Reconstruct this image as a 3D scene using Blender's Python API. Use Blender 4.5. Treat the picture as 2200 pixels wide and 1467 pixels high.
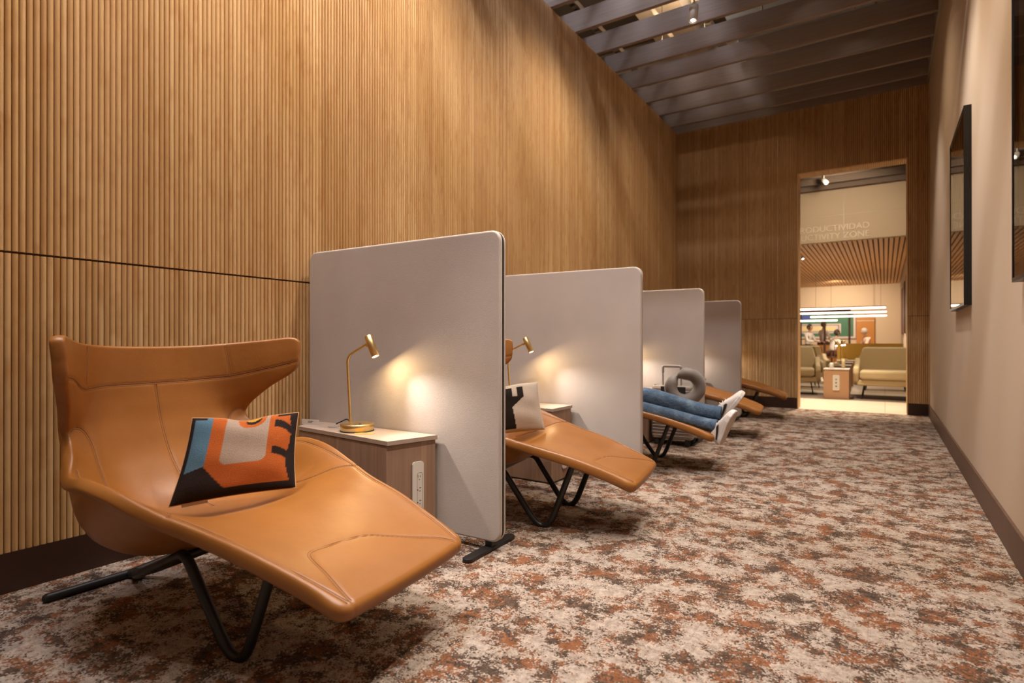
import bpy, bmesh, math, random
import numpy as np
from mathutils import Vector, Matrix, Euler
for o in list(bpy.data.objects): bpy.data.objects.remove(o)
SC = bpy.context.scene
COL = SC.collection
rnd = random.Random(7)
PI = math.pi

# ------------------------------------------------------------------ camera, world, exposure, room lights
cam_d = bpy.data.cameras.new('camera')
cam_d.sensor_width = 36.0; cam_d.lens = 36.0*1221.7/2200.0
cam_d.clip_start = .05; cam_d.clip_end = 200
cam = bpy.data.objects.new('camera', cam_d); COL.objects.link(cam)
cam.location = (0, 0, 1.0)
cam.rotation_euler = (math.radians(90+.069), 0, math.radians(33.264))
cam_d.dof.use_dof = True; cam_d.dof.focus_distance = 2.7; cam_d.dof.aperture_fstop = 2.2
SC.camera = cam
SC.view_settings.view_transform = 'Standard'; SC.view_settings.look = 'None'
SC.view_settings.gamma = 1.0; SC.view_settings.use_curve_mapping = False
SC.view_settings.exposure = 0.0
SC.cycles.use_denoising = True
SC.cycles.max_bounces = 6; SC.cycles.diffuse_bounces = 4; SC.cycles.glossy_bounces = 3
SC.cycles.sample_clamp_indirect = 4.0
SC.cycles.caustics_reflective = False; SC.cycles.caustics_refractive = False
world = bpy.data.worlds.new('world'); SC.world = world; world.use_nodes = True
world.node_tree.nodes['Background'].inputs[0].default_value = (.75, .55, .42, 1)
world.node_tree.nodes['Background'].inputs[1].default_value = .10

XL, XR, YE, ZT, ZS, ZB = -2.936, .50, 9.53, 4.50, 1.359, .161
DX0, DX1, DZ, DT = -1.107, .262, 3.541, .28
YB = -2.6
PY = [2.24, 3.83, 5.72, 7.62]
WARM = (1.0, .77, .52); NEUT = (1.0, .90, .81)

def spot(loc, target, power, angle, blend=.6, color=WARM, radius=.04, name='spot_beam'):
    d = bpy.data.lights.new(name, 'SPOT'); d.energy = power; d.spot_size = math.radians(angle)
    d.spot_blend = blend; d.color = color; d.shadow_soft_size = radius
    o = bpy.data.objects.new(name, d); COL.objects.link(o); o.location = loc
    o.rotation_euler = (Vector(target)-Vector(loc)).to_track_quat('-Z', 'Y').to_euler()
    return o
# ceiling spot fixtures: (location of the lens, aimed at, watts, cone, colour)
CEIL = [((-1.75, -.12, 4.35), (-1.85, 1.15, .2), 105, 46, NEUT),
        ((-.55, .90, 4.35), (-1.25, 1.95, -.1), 330, 36, NEUT),
        ((-1.55, 2.70, 4.35), (-1.75, 2.75, 0), 200, 66, NEUT),
        ((-1.45, 1.00, 4.35), (-2.936, .95, 2.6), 165, 112, WARM),
        ((-1.641, 5.87, 4.25), (-1.75, 5.2, 0), 230, 66, NEUT),
        ((-1.45, 2.84, 4.35), (-2.936, 2.6, 2.3), 200, 112, WARM),
        ((-1.45, 4.98, 4.35), (-2.936, 5.0, 1.9), 175, 104, WARM),
        ((-1.60, 7.78, 4.68), (-1.7, 7.75, 0), 170, 50, NEUT),
        ((-1.30, 7.22, 4.68), (-2.9, 7.4, 1.6), 70, 84, WARM),
        ((-.30, 2.13, 4.35), (-.45, 2.3, 0), 380, 80, NEUT),
        ((-.30, 4.98, 4.35), (-.35, 5.0, 0), 350, 80, NEUT),
        ((-.30, 7.78, 4.68), (-.3, 7.8, 0), 260, 66, NEUT),
        ((-.75, 3.84, 4.35), (.5, 4.0, 2.4), 185, 90, WARM),
        ((-.75, 1.57, 4.35), (.5, 1.9, 2.4), 165, 90, WARM),
        ((-.75, 6.65, 4.68), (.5, 6.7, 1.8), 90, 84, WARM),
        ((-.90, 5.15, 4.35), (-1.30, 9.53, 2.1), 75, 52, WARM)]
for loc, tgt, pw, an, cl in CEIL: spot(loc, tgt, pw, an, 1.0 if cl == WARM else .75, cl)
# added fill lights, unseen in the void, to brighten the baffles
for y_, e_ in ((.6, 200), (2.6, 150), (4.6, 120), (7.6, 36), (12.2, 4)):
    d_ = bpy.data.lights.new('void_fill', 'AREA'); d_.shape = 'RECTANGLE'; d_.size = 1.2; d_.size_y = .12; d_.energy = e_; d_.color = (.90, .91, 1.0) if y_ < 6 else (1.0, .86, .72)
    o_ = bpy.data.objects.new('void_fill', d_); COL.objects.link(o_); o_.location = (-2.5, y_, 6.12)
# spots of the lounge beyond the doorway; the bulkhead one is added, without fixture
FAR = [((-.95, 10.7, 4.3), (-.85, 10.35, 0), 1900, 56), ((-.8, 12.4, 4.1), (-.8, 15.3, 3.6), 330, 84), ((-.2, 12.6, 4.3), (-.4, 12.2, 0), 420, 90),
       ((-1.8, 17.5, 3.25), (-1.6, 17.5, 0), 500, 150), ((-.8, 21, 3.25), (-.8, 21, 0), 600, 150), ((-1.6, 25, 3.25), (-1.6, 27, 1.4), 500, 150)]
for loc, tgt, pw, an in FAR: spot(loc, tgt, pw, an, 1.0, (1, .83, .62), .08)

# ------------------------------------------------------------------ materials
def M(name, color=(.5, .5, .5), rough=.5, metal=0., spec=.5, build=None, emis=None, estr=0.):
    m = bpy.data.materials.new(name); m.use_nodes = True
    nt = m.node_tree; b = nt.nodes['Principled BSDF']
    b.inputs['Base Color'].default_value = (*color, 1); b.inputs['Roughness'].default_value = rough
    b.inputs['Metallic'].default_value = metal; b.inputs['Specular IOR Level'].default_value = spec
    if emis: b.inputs['Emission Color'].default_value = (*emis, 1); b.inputs['Emission Strength'].default_value = estr
    if build: build(nt, b)
    return m
def N(nt, t, **kw):
    n = nt.nodes.new(t)
    for k, v in kw.items():
        if k.startswith('i_'): n.inputs[k[2:].replace('_', ' ')].default_value = v
        else: setattr(n, k, v)
    return n
def LK(nt, a, b): nt.links.new(a, b)
def mapping(nt, scale, coord='Object'):
    tc = N(nt, 'ShaderNodeTexCoord'); mp = N(nt, 'ShaderNodeMapping'); mp.inputs['Scale'].default_value = scale
    LK(nt, tc.outputs[coord], mp.inputs['Vector']); return mp.outputs[0]
def world_map(nt, scale):
    g = N(nt, 'ShaderNodeNewGeometry'); mp = N(nt, 'ShaderNodeMapping'); mp.inputs['Scale'].default_value = scale
    LK(nt, g.outputs['Position'], mp.inputs['Vector']); return mp.outputs[0]
def noise(nt, vec, scale, detail=3, rough=.5):
    n = N(nt, 'ShaderNodeTexNoise'); n.inputs['Scale'].default_value = scale; n.inputs['Detail'].default_value = detail
    n.inputs['Roughness'].default_value = rough; LK(nt, vec, n.inputs['Vector']); return n.outputs[0]
def ramp(nt, fac, stops, interp='LINEAR'):
    r = N(nt, 'ShaderNodeValToRGB'); r.color_ramp.interpolation = interp
    e = r.color_ramp.elements
    while len(e) < len(stops): e.new(.5)
    for i, (p, c) in enumerate(stops): e[i].position = p; e[i].color = (*c, 1)
    LK(nt, fac, r.inputs[0]); return r.outputs[0]
def mix(nt, a, b, fac, mode='MIX'):
    m = N(nt, 'ShaderNodeMix', data_type='RGBA', blend_type=mode)
    for s, v in ((0, fac), (6, a), (7, b)):
        if hasattr(v, 'links'): LK(nt, v, m.inputs[s])
        elif s == 0: m.inputs[0].default_value = v
        else: m.inputs[s].default_value = (*v, 1)
    return m.outputs[2]
def mth(nt, op, a, b=0.):
    m = N(nt, 'ShaderNodeMath', operation=op)
    for i, v in enumerate((a, b)):
        if hasattr(v, 'links'): LK(nt, v, m.inputs[i])
        else: m.inputs[i].default_value = v
    return m.outputs[0]
def bump(nt, b, h, strength=.3, dist=.01):
    n = N(nt, 'ShaderNodeBump'); n.inputs['Strength'].default_value = strength; n.inputs['Distance'].default_value = dist
    LK(nt, h, n.inputs['Height']); LK(nt, n.outputs[0], b.inputs['Normal'])

PITCH = (1.245-.783)/20
def reed_mat(axis):
    def f(nt, b):
        g = N(nt, 'ShaderNodeNewGeometry'); sp = N(nt, 'ShaderNodeSeparateXYZ'); LK(nt, g.outputs['Position'], sp.inputs[0])
        idx = mth(nt, 'FLOOR', mth(nt, 'DIVIDE', mth(nt, 'SUBTRACT', sp.outputs[axis], .783-40*PITCH if axis == 1 else XL), PITCH))
        up = mth(nt, 'GREATER_THAN', sp.outputs[2], ZS)
        wn = N(nt, 'ShaderNodeTexWhiteNoise', noise_dimensions='2D'); cb = N(nt, 'ShaderNodeCombineXYZ')
        LK(nt, idx, cb.inputs[0]); LK(nt, up, cb.inputs[1]); LK(nt, cb.outputs[0], wn.inputs['Vector'])
        c1 = ramp(nt, wn.outputs[0], [(0, (.48, .295, .13)), (.5, (.58, .375, .18)), (1, (.65, .45, .235))])
        cb2 = N(nt, 'ShaderNodeCombineXYZ'); LK(nt, mth(nt, 'MULTIPLY', idx, 3.7), cb2.inputs[0]); LK(nt, sp.outputs[2], cb2.inputs[2])
        mp = N(nt, 'ShaderNodeMapping'); mp.inputs['Scale'].default_value = (1, 1, 2.2); LK(nt, cb2.outputs[0], mp.inputs[0])
        n1 = noise(nt, mp.outputs[0], 1.6, 3, .6)
        c2 = mix(nt, c1, (.40, .19, .055), ramp(nt, n1, [(.50, (0, 0, 0)), (.74, (.75, .75, .75))]))
        big = noise(nt, world_map(nt, (.5, 1.6, .35)), 1.3, 2)
        c3 = mix(nt, c2, (.44, .24, .10), ramp(nt, big, [(.45, (0, 0, 0)), (.7, (.45, .45, .45))]))
        fine = noise(nt, world_map(nt, (300, 300, 6)), 1.0, 2)
        c4 = mix(nt, c3, (.30, .15, .06), ramp(nt, fine, [(.5, (0, 0, 0)), (.8, (.3, .3, .3))]))
        LK(nt, c4, b.inputs['Base Color'])
    return M('reed_wood', rough=.5, spec=.35, build=f)
m_reed_y = reed_mat(1); m_reed_x = reed_mat(0)
m_backing = M('dark_backing', (.07, .03, .01), .8)
m_base = M('dark_stained_baseboard', (.035, .014, .008), .45)
def f_base_r(nt, b):
    n = noise(nt, world_map(nt, (3, 30, 120)), 1.0, 3)
    LK(nt, ramp(nt, n, [(.3, (.075, .035, .02)), (.7, (.105, .055, .033))]), b.inputs['Base Color'])
m_base_r = M('brown_baseboard', rough=.5, build=f_base_r)
def f_carpet(nt, b):
    v = world_map(nt, (1, 1, 1))
    tuft = N(nt, 'ShaderNodeTexVoronoi'); tuft.inputs['Scale'].default_value = 190; LK(nt, v, tuft.inputs['Vector'])
    w = tuft.outputs['Position']      # colour changes from tuft to tuft
    def off(l, sc=(1, 1, 1)):
        mp = N(nt, 'ShaderNodeMapping'); mp.inputs['Location'].default_value = l; mp.inputs['Scale'].default_value = sc; LK(nt, w, mp.inputs[0]); return mp.outputs[0]
    if True:
        sc_ = N(nt, 'ShaderNodeVectorMath', operation='SCALE'); LK(nt, w, sc_.inputs[0]); sc_.inputs['Scale'].default_value = 1/190.0 if False else 1.0
    rs = N(nt, 'ShaderNodeSeparateColor'); LK(nt, tuft.outputs['Color'], rs.inputs[0])
    a = mth(nt, 'ADD', noise(nt, off((0, 0, 0)), 6.8, 11, .80), mth(nt, 'MULTIPLY', mth(nt, 'SUBTRACT', rs.outputs[0], .5), .085))
    c = mth(nt, 'ADD', noise(nt, off((7, 3, 1)), 8.0, 10, .80), mth(nt, 'MULTIPLY', mth(nt, 'SUBTRACT', rs.outputs[1], .5), .085))
    d = noise(nt, off((-5, 13, 4)), 30, 6, .8)
    dark = ramp(nt, d, [(.38, (.048, .032, .022)), (.62, (.125, .085, .062))])
    rust = ramp(nt, d, [(.36, (.165, .066, .030)), (.64, (.30, .125, .058))])
    cream = ramp(nt, d, [(.36, (.27, .205, .158)), (.60, (.51, .42, .345))])
    k1 = mix(nt, dark, rust, ramp(nt, c, [(.495, (0, 0, 0)), (.53, (1, 1, 1))]))
    k2 = mix(nt, k1, cream, ramp(nt, a, [(.485, (0, 0, 0)), (.515, (1, 1, 1))]))
    sp = N(nt, 'ShaderNodeSeparateXYZ'); LK(nt, v, sp.inputs[0])
    fx = mth(nt, 'ABSOLUTE', mth(nt, 'SUBTRACT', mth(nt, 'FRACT', mth(nt, 'DIVIDE', mth(nt, 'ADD', sp.outputs[0], 40.05), .5)), .5))
    fy = mth(nt, 'ABSOLUTE', mth(nt, 'SUBTRACT', mth(nt, 'FRACT', mth(nt, 'DIVIDE', mth(nt, 'ADD', sp.outputs[1], 40.2), 1.0)), .5))
    seam = mth(nt, 'GREATER_THAN', mth(nt, 'MAXIMUM', fx, mth(nt, 'ADD', fy, 0.002)), .4965)
    k3 = mix(nt, k2, (.12, .08, .06), mth(nt, 'MULTIPLY', seam, .25))
    LK(nt, k3, b.inputs['Base Color'])
    h = mth(nt, 'ADD', mth(nt, 'MULTIPLY', mth(nt, 'SUBTRACT', 1.0, tuft.outputs['Distance']), .6), mth(nt, 'MULTIPLY', a, 1.6))
    bump(nt, b, h, .9, .010)
m_carpet = M('mottled_carpet', rough=.95, spec=.1, build=f_carpet)
def f_leather(nt, b):
    v = mapping(nt, (1, 1, 1))
    n = noise(nt, v, 5, 4, .6)
    LK(nt, ramp(nt, n, [(.3, (.245, .090, .014)), (.7, (.290, .111, .021))]), b.inputs['Base Color'])
    vo = N(nt, 'ShaderNodeTexVoronoi'); vo.inputs['Scale'].default_value = 420; LK(nt, v, vo.inputs['Vector'])
    big = noise(nt, v, 26, 3, .55)
    h = mth(nt, 'ADD', mth(nt, 'MULTIPLY', vo.outputs['Distance'], .14), mth(nt, 'MULTIPLY', big, .45))
    bump(nt, b, h, .25, .006)
m_leather = M('tan_leather', rough=.40, spec=.5, build=f_leather)
m_thread = M('leather_seam', (.21, .085, .028), .7)
def f_metal(nt, b): pass
m_blackmetal = M('black_powder_coat', (.012, .010, .009), .42, .0, .5)
def f_fabric(nt, b):
    v = mapping(nt, (1, 1, 1))
    n = noise(nt, v, 420, 2, .6); n2 = noise(nt, v, 3, 2)
    LK(nt, ramp(nt, n2, [(.3, (.44, .385, .345)), (.7, (.48, .425, .385))]), b.inputs['Base Color'])
    bump(nt, b, n, .35, .004)
m_fabric = M('pale_felt_fabric', rough=.95, spec=.15, build=f_fabric)
m_piping = M('pale_piping', (.62, .52, .43), .85)
m_blackcore = M('black_core', (.006, .006, .006), .6)
def f_brass(nt, b):
    v = mapping(nt, (4, 4, 300)); n = noise(nt, v, 1, 2)
    LK(nt, ramp(nt, n, [(.3, (.28,)*3), (.7, (.40,)*3)]), b.inputs['Roughness'])
m_brass = M('brushed_brass', (.74, .56, .26), .33, 1., .5, f_brass)
m_glow = M('lamp_glow', (1, 1, 1), .5, emis=(1, .86, .62), estr=60)
m_glow2 = M('spot_glow', (1, 1, 1), .5, emis=(1, .92, .85), estr=25)
m_tube = M('linear_glow', (1, 1, 1), .5, emis=(1, .86, .70), estr=7)
def f_lam(nt, b):
    v = mapping(nt, (38, 38, 1.2)); n = noise(nt, v, 1, 4, .6)
    v2 = mapping(nt, (7, 7, .4)); n2 = noise(nt, v2, 1, 2)
    c = ramp(nt, n, [(.3, (.235, .135, .080)), (.55, (.315, .190, .118)), (.75, (.38, .245, .16))])
    LK(nt, mix(nt, c, (.22, .135, .10), ramp(nt, n2, [(.4, (0, 0, 0)), (.7, (.5, .5, .5))])), b.inputs['Base Color'])
m_lam = M('brown_wood_laminate', rough=.5, build=f_lam)
m_top = M('taupe_laminate', (.36, .27, .21), .42)
m_white = M('white_plastic', (.62, .57, .51), .35)
m_darkhole = M('socket_hole', (.02, .018, .016), .6)
m_red = M('red_plastic', (.25, .015, .01), .4)
def f_wallr(nt, b):
    n = noise(nt, world_map(nt, (1, 1, 1)), 90, 4, .6); bump(nt, b, n, .12, .004)
m_wallr = M('beige_paint', (.50, .40, .30), .75, build=f_wallr)
def f_baffle(nt, b):
    n = noise(nt, world_map(nt, (2, 60, 60)), 1.0, 3, .6)
    LK(nt, ramp(nt, n, [(.3, (.25, .20, .18)), (.7, (.31, .255, .235))]), b.inputs['Base Color'])
m_baffle = M('taupe_baffle', rough=.8, build=f_baffle)
m_deck = M('raw_deck', (.20, .16, .12), .9)
m_cream = M('cream_plaster', (.60, .46, .32), .8)
m_duct = M('galvanised_duct', (.34, .38, .43), .5, .15)
m_grey = M('grey_metal', (.30, .26, .23), .5, .3)
m_frame = M('black_frame', (.004, .004, .004), .35)
m_silver = M('silver_suitcase', (.52, .47, .42), .32, .75)
m_rubber = M('dark_rubber', (.03, .028, .026), .6)
def f_velour(nt, b):
    b.inputs['Sheen Weight'].default_value = .4
m_velour = M('grey_velour', (.20, .175, .16), .55, .0, .4, f_velour)
def f_denim(nt, b):
    v = mapping(nt, (1, 1, 1)); n = noise(nt, v, 9, 5, .65); t = noise(nt, mapping(nt, (500, 90, 90)), 1, 1)
    c = ramp(nt, n, [(.32, (.024, .045, .085)), (.5, (.050, .085, .135)), (.7, (.12, .17, .22))])
    LK(nt, mix(nt, c, (.2, .25, .3), mth(nt, 'MULTIPLY', t, .25)), b.inputs['Base Color'])
    bump(nt, b, noise(nt, v, 16, 3, .6), .8, .02)
m_denim = M('blue_denim', rough=.9, spec=.1, build=f_denim)
m_sneaker = M('white_sneaker', (.62, .56, .51), .6)
m_sole = M('grey_sole', (.50, .43, .37), .6)
m_blackleather = M('dark_stripe', (.012, .010, .010), .4)
m_skin = M('skin', (.46, .25, .16), .55)
m_hair = M('dark_hair', (.03, .018, .01), .7)
m_shirt = M('white_shirt', (.72, .66, .60), .8)
m_shirt2 = M('grey_shirt', (.28, .27, .27), .85)
m_pink = M('peach_top', (.62, .38, .28), .8)
m_chairfar = M('olive_beige_upholstery', (.62, .49, .28), .8)
m_mustard = M('mustard_upholstery', (.45, .25, .03), .8)
m_brown = M('brown_post', (.09, .035, .02), .5)
m_orange = M('orange_wood', (.48, .19, .035), .5)
def f_tile(nt, b):
    br = N(nt, 'ShaderNodeTexBrick'); br.inputs['Scale'].default_value = 1.0; br.offset = 0
    br.inputs['Brick Width'].default_value = 1.2; br.inputs['Row Height'].default_value = .9; br.inputs['Mortar Size'].default_value = .006
    br.inputs['Color1'].default_value = (.60, .50, .38, 1); br.inputs['Color2'].default_value = (.57, .47, .36, 1); br.inputs['Mortar'].default_value = (.40, .32, .24, 1)
    LK(nt, world_map(nt, (1, 1, 1)), br.inputs['Vector']); LK(nt, br.outputs[0], b.inputs['Base Color'])
m_tile = M('cream_tile', rough=.35, build=f_tile)
m_fslat = M('warm_oak', (.62, .35, .15), .55)
m_fslatgap = M('oak_shadow_gap', (.12, .05, .02), .8)
m_letter = M('letter_cream', (.56, .44, .31), .5)
def f_attr(nt, b):
    a = N(nt, 'ShaderNodeVertexColor', layer_name='Print')
    v = mapping(nt, (1, 1, 1)); n = noise(nt, mapping(nt, (260, 260, 700)), 1, 2)
    LK(nt, mix(nt, a.outputs[0], (.03, .02, .015), mth(nt, 'MULTIPLY', n, .38)), b.inputs['Base Color'])
    bump(nt, b, n, .8, .006)
m_woven = M('woven_wool', rough=.95, spec=.1, build=f_attr)
m_cushback = M('tan_cushion_cloth', (.50, .27, .12), .9)
m_cord = M('black_cord', (.01, .01, .01), .5)
m_cardy = M('yellow_card', (.60, .34, .07), .6)
m_paper = M('white_card', (.62, .56, .52), .6)
m_ink = M('grey_ink', (.12, .10, .09), .7)

# ------------------------------------------------------------------ mesh helpers
class MB:
    def __init__(s): s.v = []; s.f = []; s.mi = []; s.sm = []
    def add(s, vs, fs, mi=0, smooth=False):
        n = len(s.v); s.v += [tuple(p) for p in vs]; s.f += [tuple(i+n for i in f) for f in fs]; s.mi += [mi]*len(fs); s.sm += [smooth]*len(fs); return s
    def box(s, x0, x1, y0, y1, z0, z1, mi=0):
        vs = [(x, y, z) for x in (x0, x1) for y in (y0, y1) for z in (z0, z1)]
        return s.add(vs, [(0, 1, 3, 2), (4, 6, 7, 5), (0, 4, 5, 1), (2, 3, 7, 6), (0, 2, 6, 4), (1, 5, 7, 3)], mi)
    def prism(s, pts, z0, z1, mi=0, M4=None):
        n = len(pts); vs = [Vector((p[0], p[1], z0)) for p in pts]+[Vector((p[0], p[1], z1)) for p in pts]
        if M4: vs = [M4 @ v for v in vs]
        fs = [tuple(range(n))[::-1], tuple(range(n, 2*n))]+[(i, (i+1) % n, n+(i+1) % n, n+i) for i in range(n)]
        return s.add(vs, fs, mi)
    def tube(s, pts, r, seg=12, mi=0, caps=True, closed=False):
        P = [Vector(p) for p in pts]; n = len(P); R = r if hasattr(r, '__len__') else [r]*n
        up = None; vs = []; base = len(s.v)
        for i, p in enumerate(P):
            if closed: t = P[(i+1) % n]-P[i-1]
            else: t = P[min(i+1, n-1)]-P[max(i-1, 0)]
            t.normalize()
            if up is None:
                up = Vector((0, 0, 1)) if abs(t.z) < .9 else Vector((1, 0, 0))
            up = (up-t*up.dot(t)).normalized(); sd = t.cross(up)
            for k in range(seg):
                a = 2*PI*k/seg; vs.append(p+(up*math.cos(a)+sd*math.sin(a))*R[i])
        fs = []
        for i in range(n if closed else n-1):
            j = (i+1) % n
            for k in range(seg): fs.append((i*seg+k, j*seg+k, j*seg+(k+1) % seg, i*seg+(k+1) % seg))
        s.add(vs, fs, mi, True)
        if caps and not closed:
            for i, sg in ((0, 1), (n-1, -1)):
                c = P[i]; d = (P[1]-P[0] if i == 0 else P[-2]-P[-1]).normalized()
                ring = vs[i*seg:(i+1)*seg]; r2 = [c+(q-c)*.7-d*R[i]*.7 for q in ring]
                n0 = len(s.v); s.v += [tuple(q) for q in ring+r2]+[tuple(c-d*R[i]*.95)]
                for k in range(seg):
                    k2 = (k+1) % seg
                    for f in ((n0+k, n0+k2, n0+seg+k2, n0+seg+k), (n0+seg+k, n0+seg+k2, n0+2*seg)):
                        s.f.append(f if sg < 0 else f[::-1]); s.mi.append(mi); s.sm.append(True)
        return s
    def lathe(s, prof, c=(0, 0, 0), seg=32, mi=0, M4=None):
        vs = []; n = len(prof)
        for r, z in prof:
            for k in range(seg):
                a = 2*PI*k/seg; q = Vector((r*math.cos(a), r*math.sin(a), z))
                q = M4 @ q if M4 else q+Vector(c); vs.append(q)
        fs = [(i*seg+k, i*seg+(k+1) % seg, (i+1)*seg+(k+1) % seg, (i+1)*seg+k) for i in range(n-1) for k in range(seg)]
        fs += [tuple(range(seg))[::-1], tuple((n-1)*seg+k for k in range(seg))]
        return s.add(vs, fs, mi, True)
    def mesh(s, name, mats, bev=0, merge=False, sub=0, autos=None):
        me = bpy.data.meshes.new(name); me.from_pydata(s.v, [], s.f)
        for m in (mats if isinstance(mats, (list, tuple)) else [mats]): me.materials.append(m)
        me.polygons.foreach_set('material_index', s.mi); me.polygons.foreach_set('use_smooth', s.sm)
        if bev or merge:
            bm = bmesh.new(); bm.from_mesh(me)
            if merge: bmesh.ops.remove_doubles(bm, verts=bm.verts, dist=1e-5)
            if bev: bmesh.ops.bevel(bm, geom=list(bm.edges), offset=bev, segments=2, affect='EDGES', profile=.5, clamp_overlap=True)
            bm.to_mesh(me); bm.free()
        me.update(); return me
    def build(s, name, mats, parent=None, bev=0, merge=False, **kw):
        return link(name, s.mesh(name, mats, bev, merge), parent, **kw)
def link(name, me, parent=None, loc=None, rz=None):
    o = bpy.data.objects.new(name, me); COL.objects.link(o)
    if parent: o.parent = parent
    if loc: o.location = loc
    if rz: o.rotation_euler = (0, 0, rz)
    return o
def tag(o, label=None, cat=None, group=None, kind=None):
    for k, v in (('label', label), ('category', cat), ('group', group), ('kind', kind)):
        if v: o[k] = v
    return o
def empty(name, loc, label, cat, group=None, rz=0):
    o = bpy.data.objects.new(name, None); COL.objects.link(o); o.location = loc; o.rotation_euler = (0, 0, rz); o.empty_display_size = .1
    return tag(o, label, cat, group)
KIDS = {}
def copy_tree(o, parent=None):
    c = o.copy(); COL.objects.link(c)
    if parent: c.parent = parent; c.matrix_parent_inverse = o.matrix_parent_inverse.copy()
    for ch in [x for x in bpy.data.objects if x.parent == o]: copy_tree(ch, c)
    return c
def grid_mesh(name, V, mats, closed=None, smooth=True):
    """V: (n,m,3) numpy grid"""
    n, m, _ = V.shape
    me = bpy.data.meshes.new(name)
    idx = np.arange(n*m).reshape(n, m)
    q = np.stack([idx[:-1, :-1], idx[1:, :-1], idx[1:, 1:], idx[:-1, 1:]], -1).reshape(-1, 4)
    me.from_pydata(V.reshape(-1, 3).tolist(), [], q.tolist())
    for mm in (mats if isinstance(mats, (list, tuple)) else [mats]): me.materials.append(mm)
    me.polygons.foreach_set('use_smooth', [smooth]*len(me.polygons)); me.update()
    return me
def smooth_path(pts, n=8):
    P = [Vector(p) for p in pts]; out = []
    for i in range(len(P)-1):
        p0, p1, p2, p3 = P[max(i-1, 0)], P[i], P[i+1], P[min(i+2, len(P)-1)]
        for k in range(n):
            t = k/n; out.append(.5*((2*p1)+(p2-p0)*t+(2*p0-5*p1+4*p2-p3)*t*t+(3*p1-p0-3*p2+p3)*t**3))
    out.append(P[-1]); return out
def round_path(pts, r, n=6):
    """polyline with rounded corners of radius-ish r"""
    P = [Vector(p) for p in pts]; out = [P[0]]
    for i in range(1, len(P)-1):
        rr = r[i-1] if hasattr(r, '__len__') else r
        a = (P[i-1]-P[i]); b = (P[i+1]-P[i]); da = min(rr, a.length*.49); db = min(rr, b.length*.49)
        A = P[i]+a.normalized()*da; B = P[i]+b.normalized()*db
        for k in range(n+1):
            t = k/n; out.append((1-t)**2*A+2*t*(1-t)*P[i]+t*t*B)
    out.append(P[-1]); return out

# ------------------------------------------------------------------ the setting
MB().box(XL-.3, XR+.3, YB, YE, -.05, 0).build('floor', m_carpet)['kind'] = 'structure'
# left wall: backing panels, reeds, baseboard
wl = MB().box(XL-.16, XL, YB, YE+.2, 0, ZT).build('wall_left', m_backing); tag(wl, kind='structure')
def reed(h, axis):
    b = MB(); w = PITCH*.462; d = .0135; vs = []
    K = 7
    for z in (0, h):
        for k in range(K+1):
            a = PI*k/K; vs.append((d*math.sin(a)**.8 if 0 < k < K else 0, -w*math.cos(a), z))
    fs = [(k, k+1, K+1+k+1, K+1+k) for k in range(K)]
    if axis == 0: vs = [(y, -x, z) for x, y, z in vs]
    b.add(vs, fs, 0, True)
    b.add(vs, [tuple(range(K+1))[::-1], tuple(range(K+1, 2*K+2))], 0, False)
    return b
y_start = .783-PITCH*1.5
lo = reed(ZS-.003-ZB, 1).mesh('reed', m_reed_y); hi = reed(ZT-ZS-.006, 1).mesh('reed', m_reed_y)
NIND = 148
for i in range(NIND):
    y = y_start+(i+.0)*PITCH
    for me, z in ((lo, ZB), (hi, ZS+.006)):
        o = link('reed', me, wl); o.location = (XL, y, z)
far = MB()
lob = reed(ZS-.003-ZB, 1); hib = reed(ZT-ZS-.006, 1)
ys = [y_start+i*PITCH for i in range(NIND, int((YE-y_start)/PITCH))]+[y_start-(i+1)*PITCH for i in range(int((y_start-YB)/PITCH))]
for y in ys:
    for bb, z in ((lob, ZB), (hib, ZS+.006)):
        far.add([(p[0]+XL, p[1]+y, p[2]+z) for p in bb.v], bb.f, 0, True)
far.build('distant_reeds', m_reed_y, wl)['kind'] = 'stuff'
tag(MB().box(XL-.01, XL+.014, YB, YE, 0, ZB).build('baseboard_left', m_base), kind='structure')
# end wall with the doorway
we = MB()
for a in ((XL-.16, DX0, 0, ZT), (DX1, XR, 0, ZT), (DX0, DX1, DZ, ZT)): we.box(a[0], a[1], YE, YE+DT, a[2], a[3])
we = tag(we.build('wall_end', m_backing), kind='structure')
er = MB(); x = XL+PITCH*.5
while x < XR:
    segs = [(ZB, ZS-.003), (ZS+.004, ZT)] if (x < DX0 or x > DX1) else [(DZ, ZT)]
    for z0, z1 in segs:
        bb = reed(z1-z0, 0); er.add([(p[0]+x, p[1]+YE, p[2]+z0) for p in bb.v], bb.f, 0, True)
    x += PITCH
er.build('end_reeds', m_reed_x, we)['kind'] = 'stuff'
# reeded soffit and jamb lining; reed wood colour lightened to mimic bounce light
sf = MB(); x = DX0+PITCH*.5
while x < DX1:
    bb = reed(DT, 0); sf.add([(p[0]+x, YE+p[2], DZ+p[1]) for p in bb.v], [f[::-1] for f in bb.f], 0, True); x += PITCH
tag(sf.build('trim_1', M('jamb_reed_lit', (.70, .46, .22), .5)), kind='structure')
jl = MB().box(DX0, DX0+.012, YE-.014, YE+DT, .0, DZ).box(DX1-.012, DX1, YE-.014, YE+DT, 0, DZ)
tag(jl.build('trim_2', M('jamb_wood_lit', (.68, .44, .21), .5)), kind='structure')
tag(MB().box(XL, DX0-.0, YE-.016, YE+.01, 0, ZB).box(DX1, XR, YE-.016, YE+.01, 0, ZB).build('baseboard_end', m_base), kind='structure')
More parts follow.
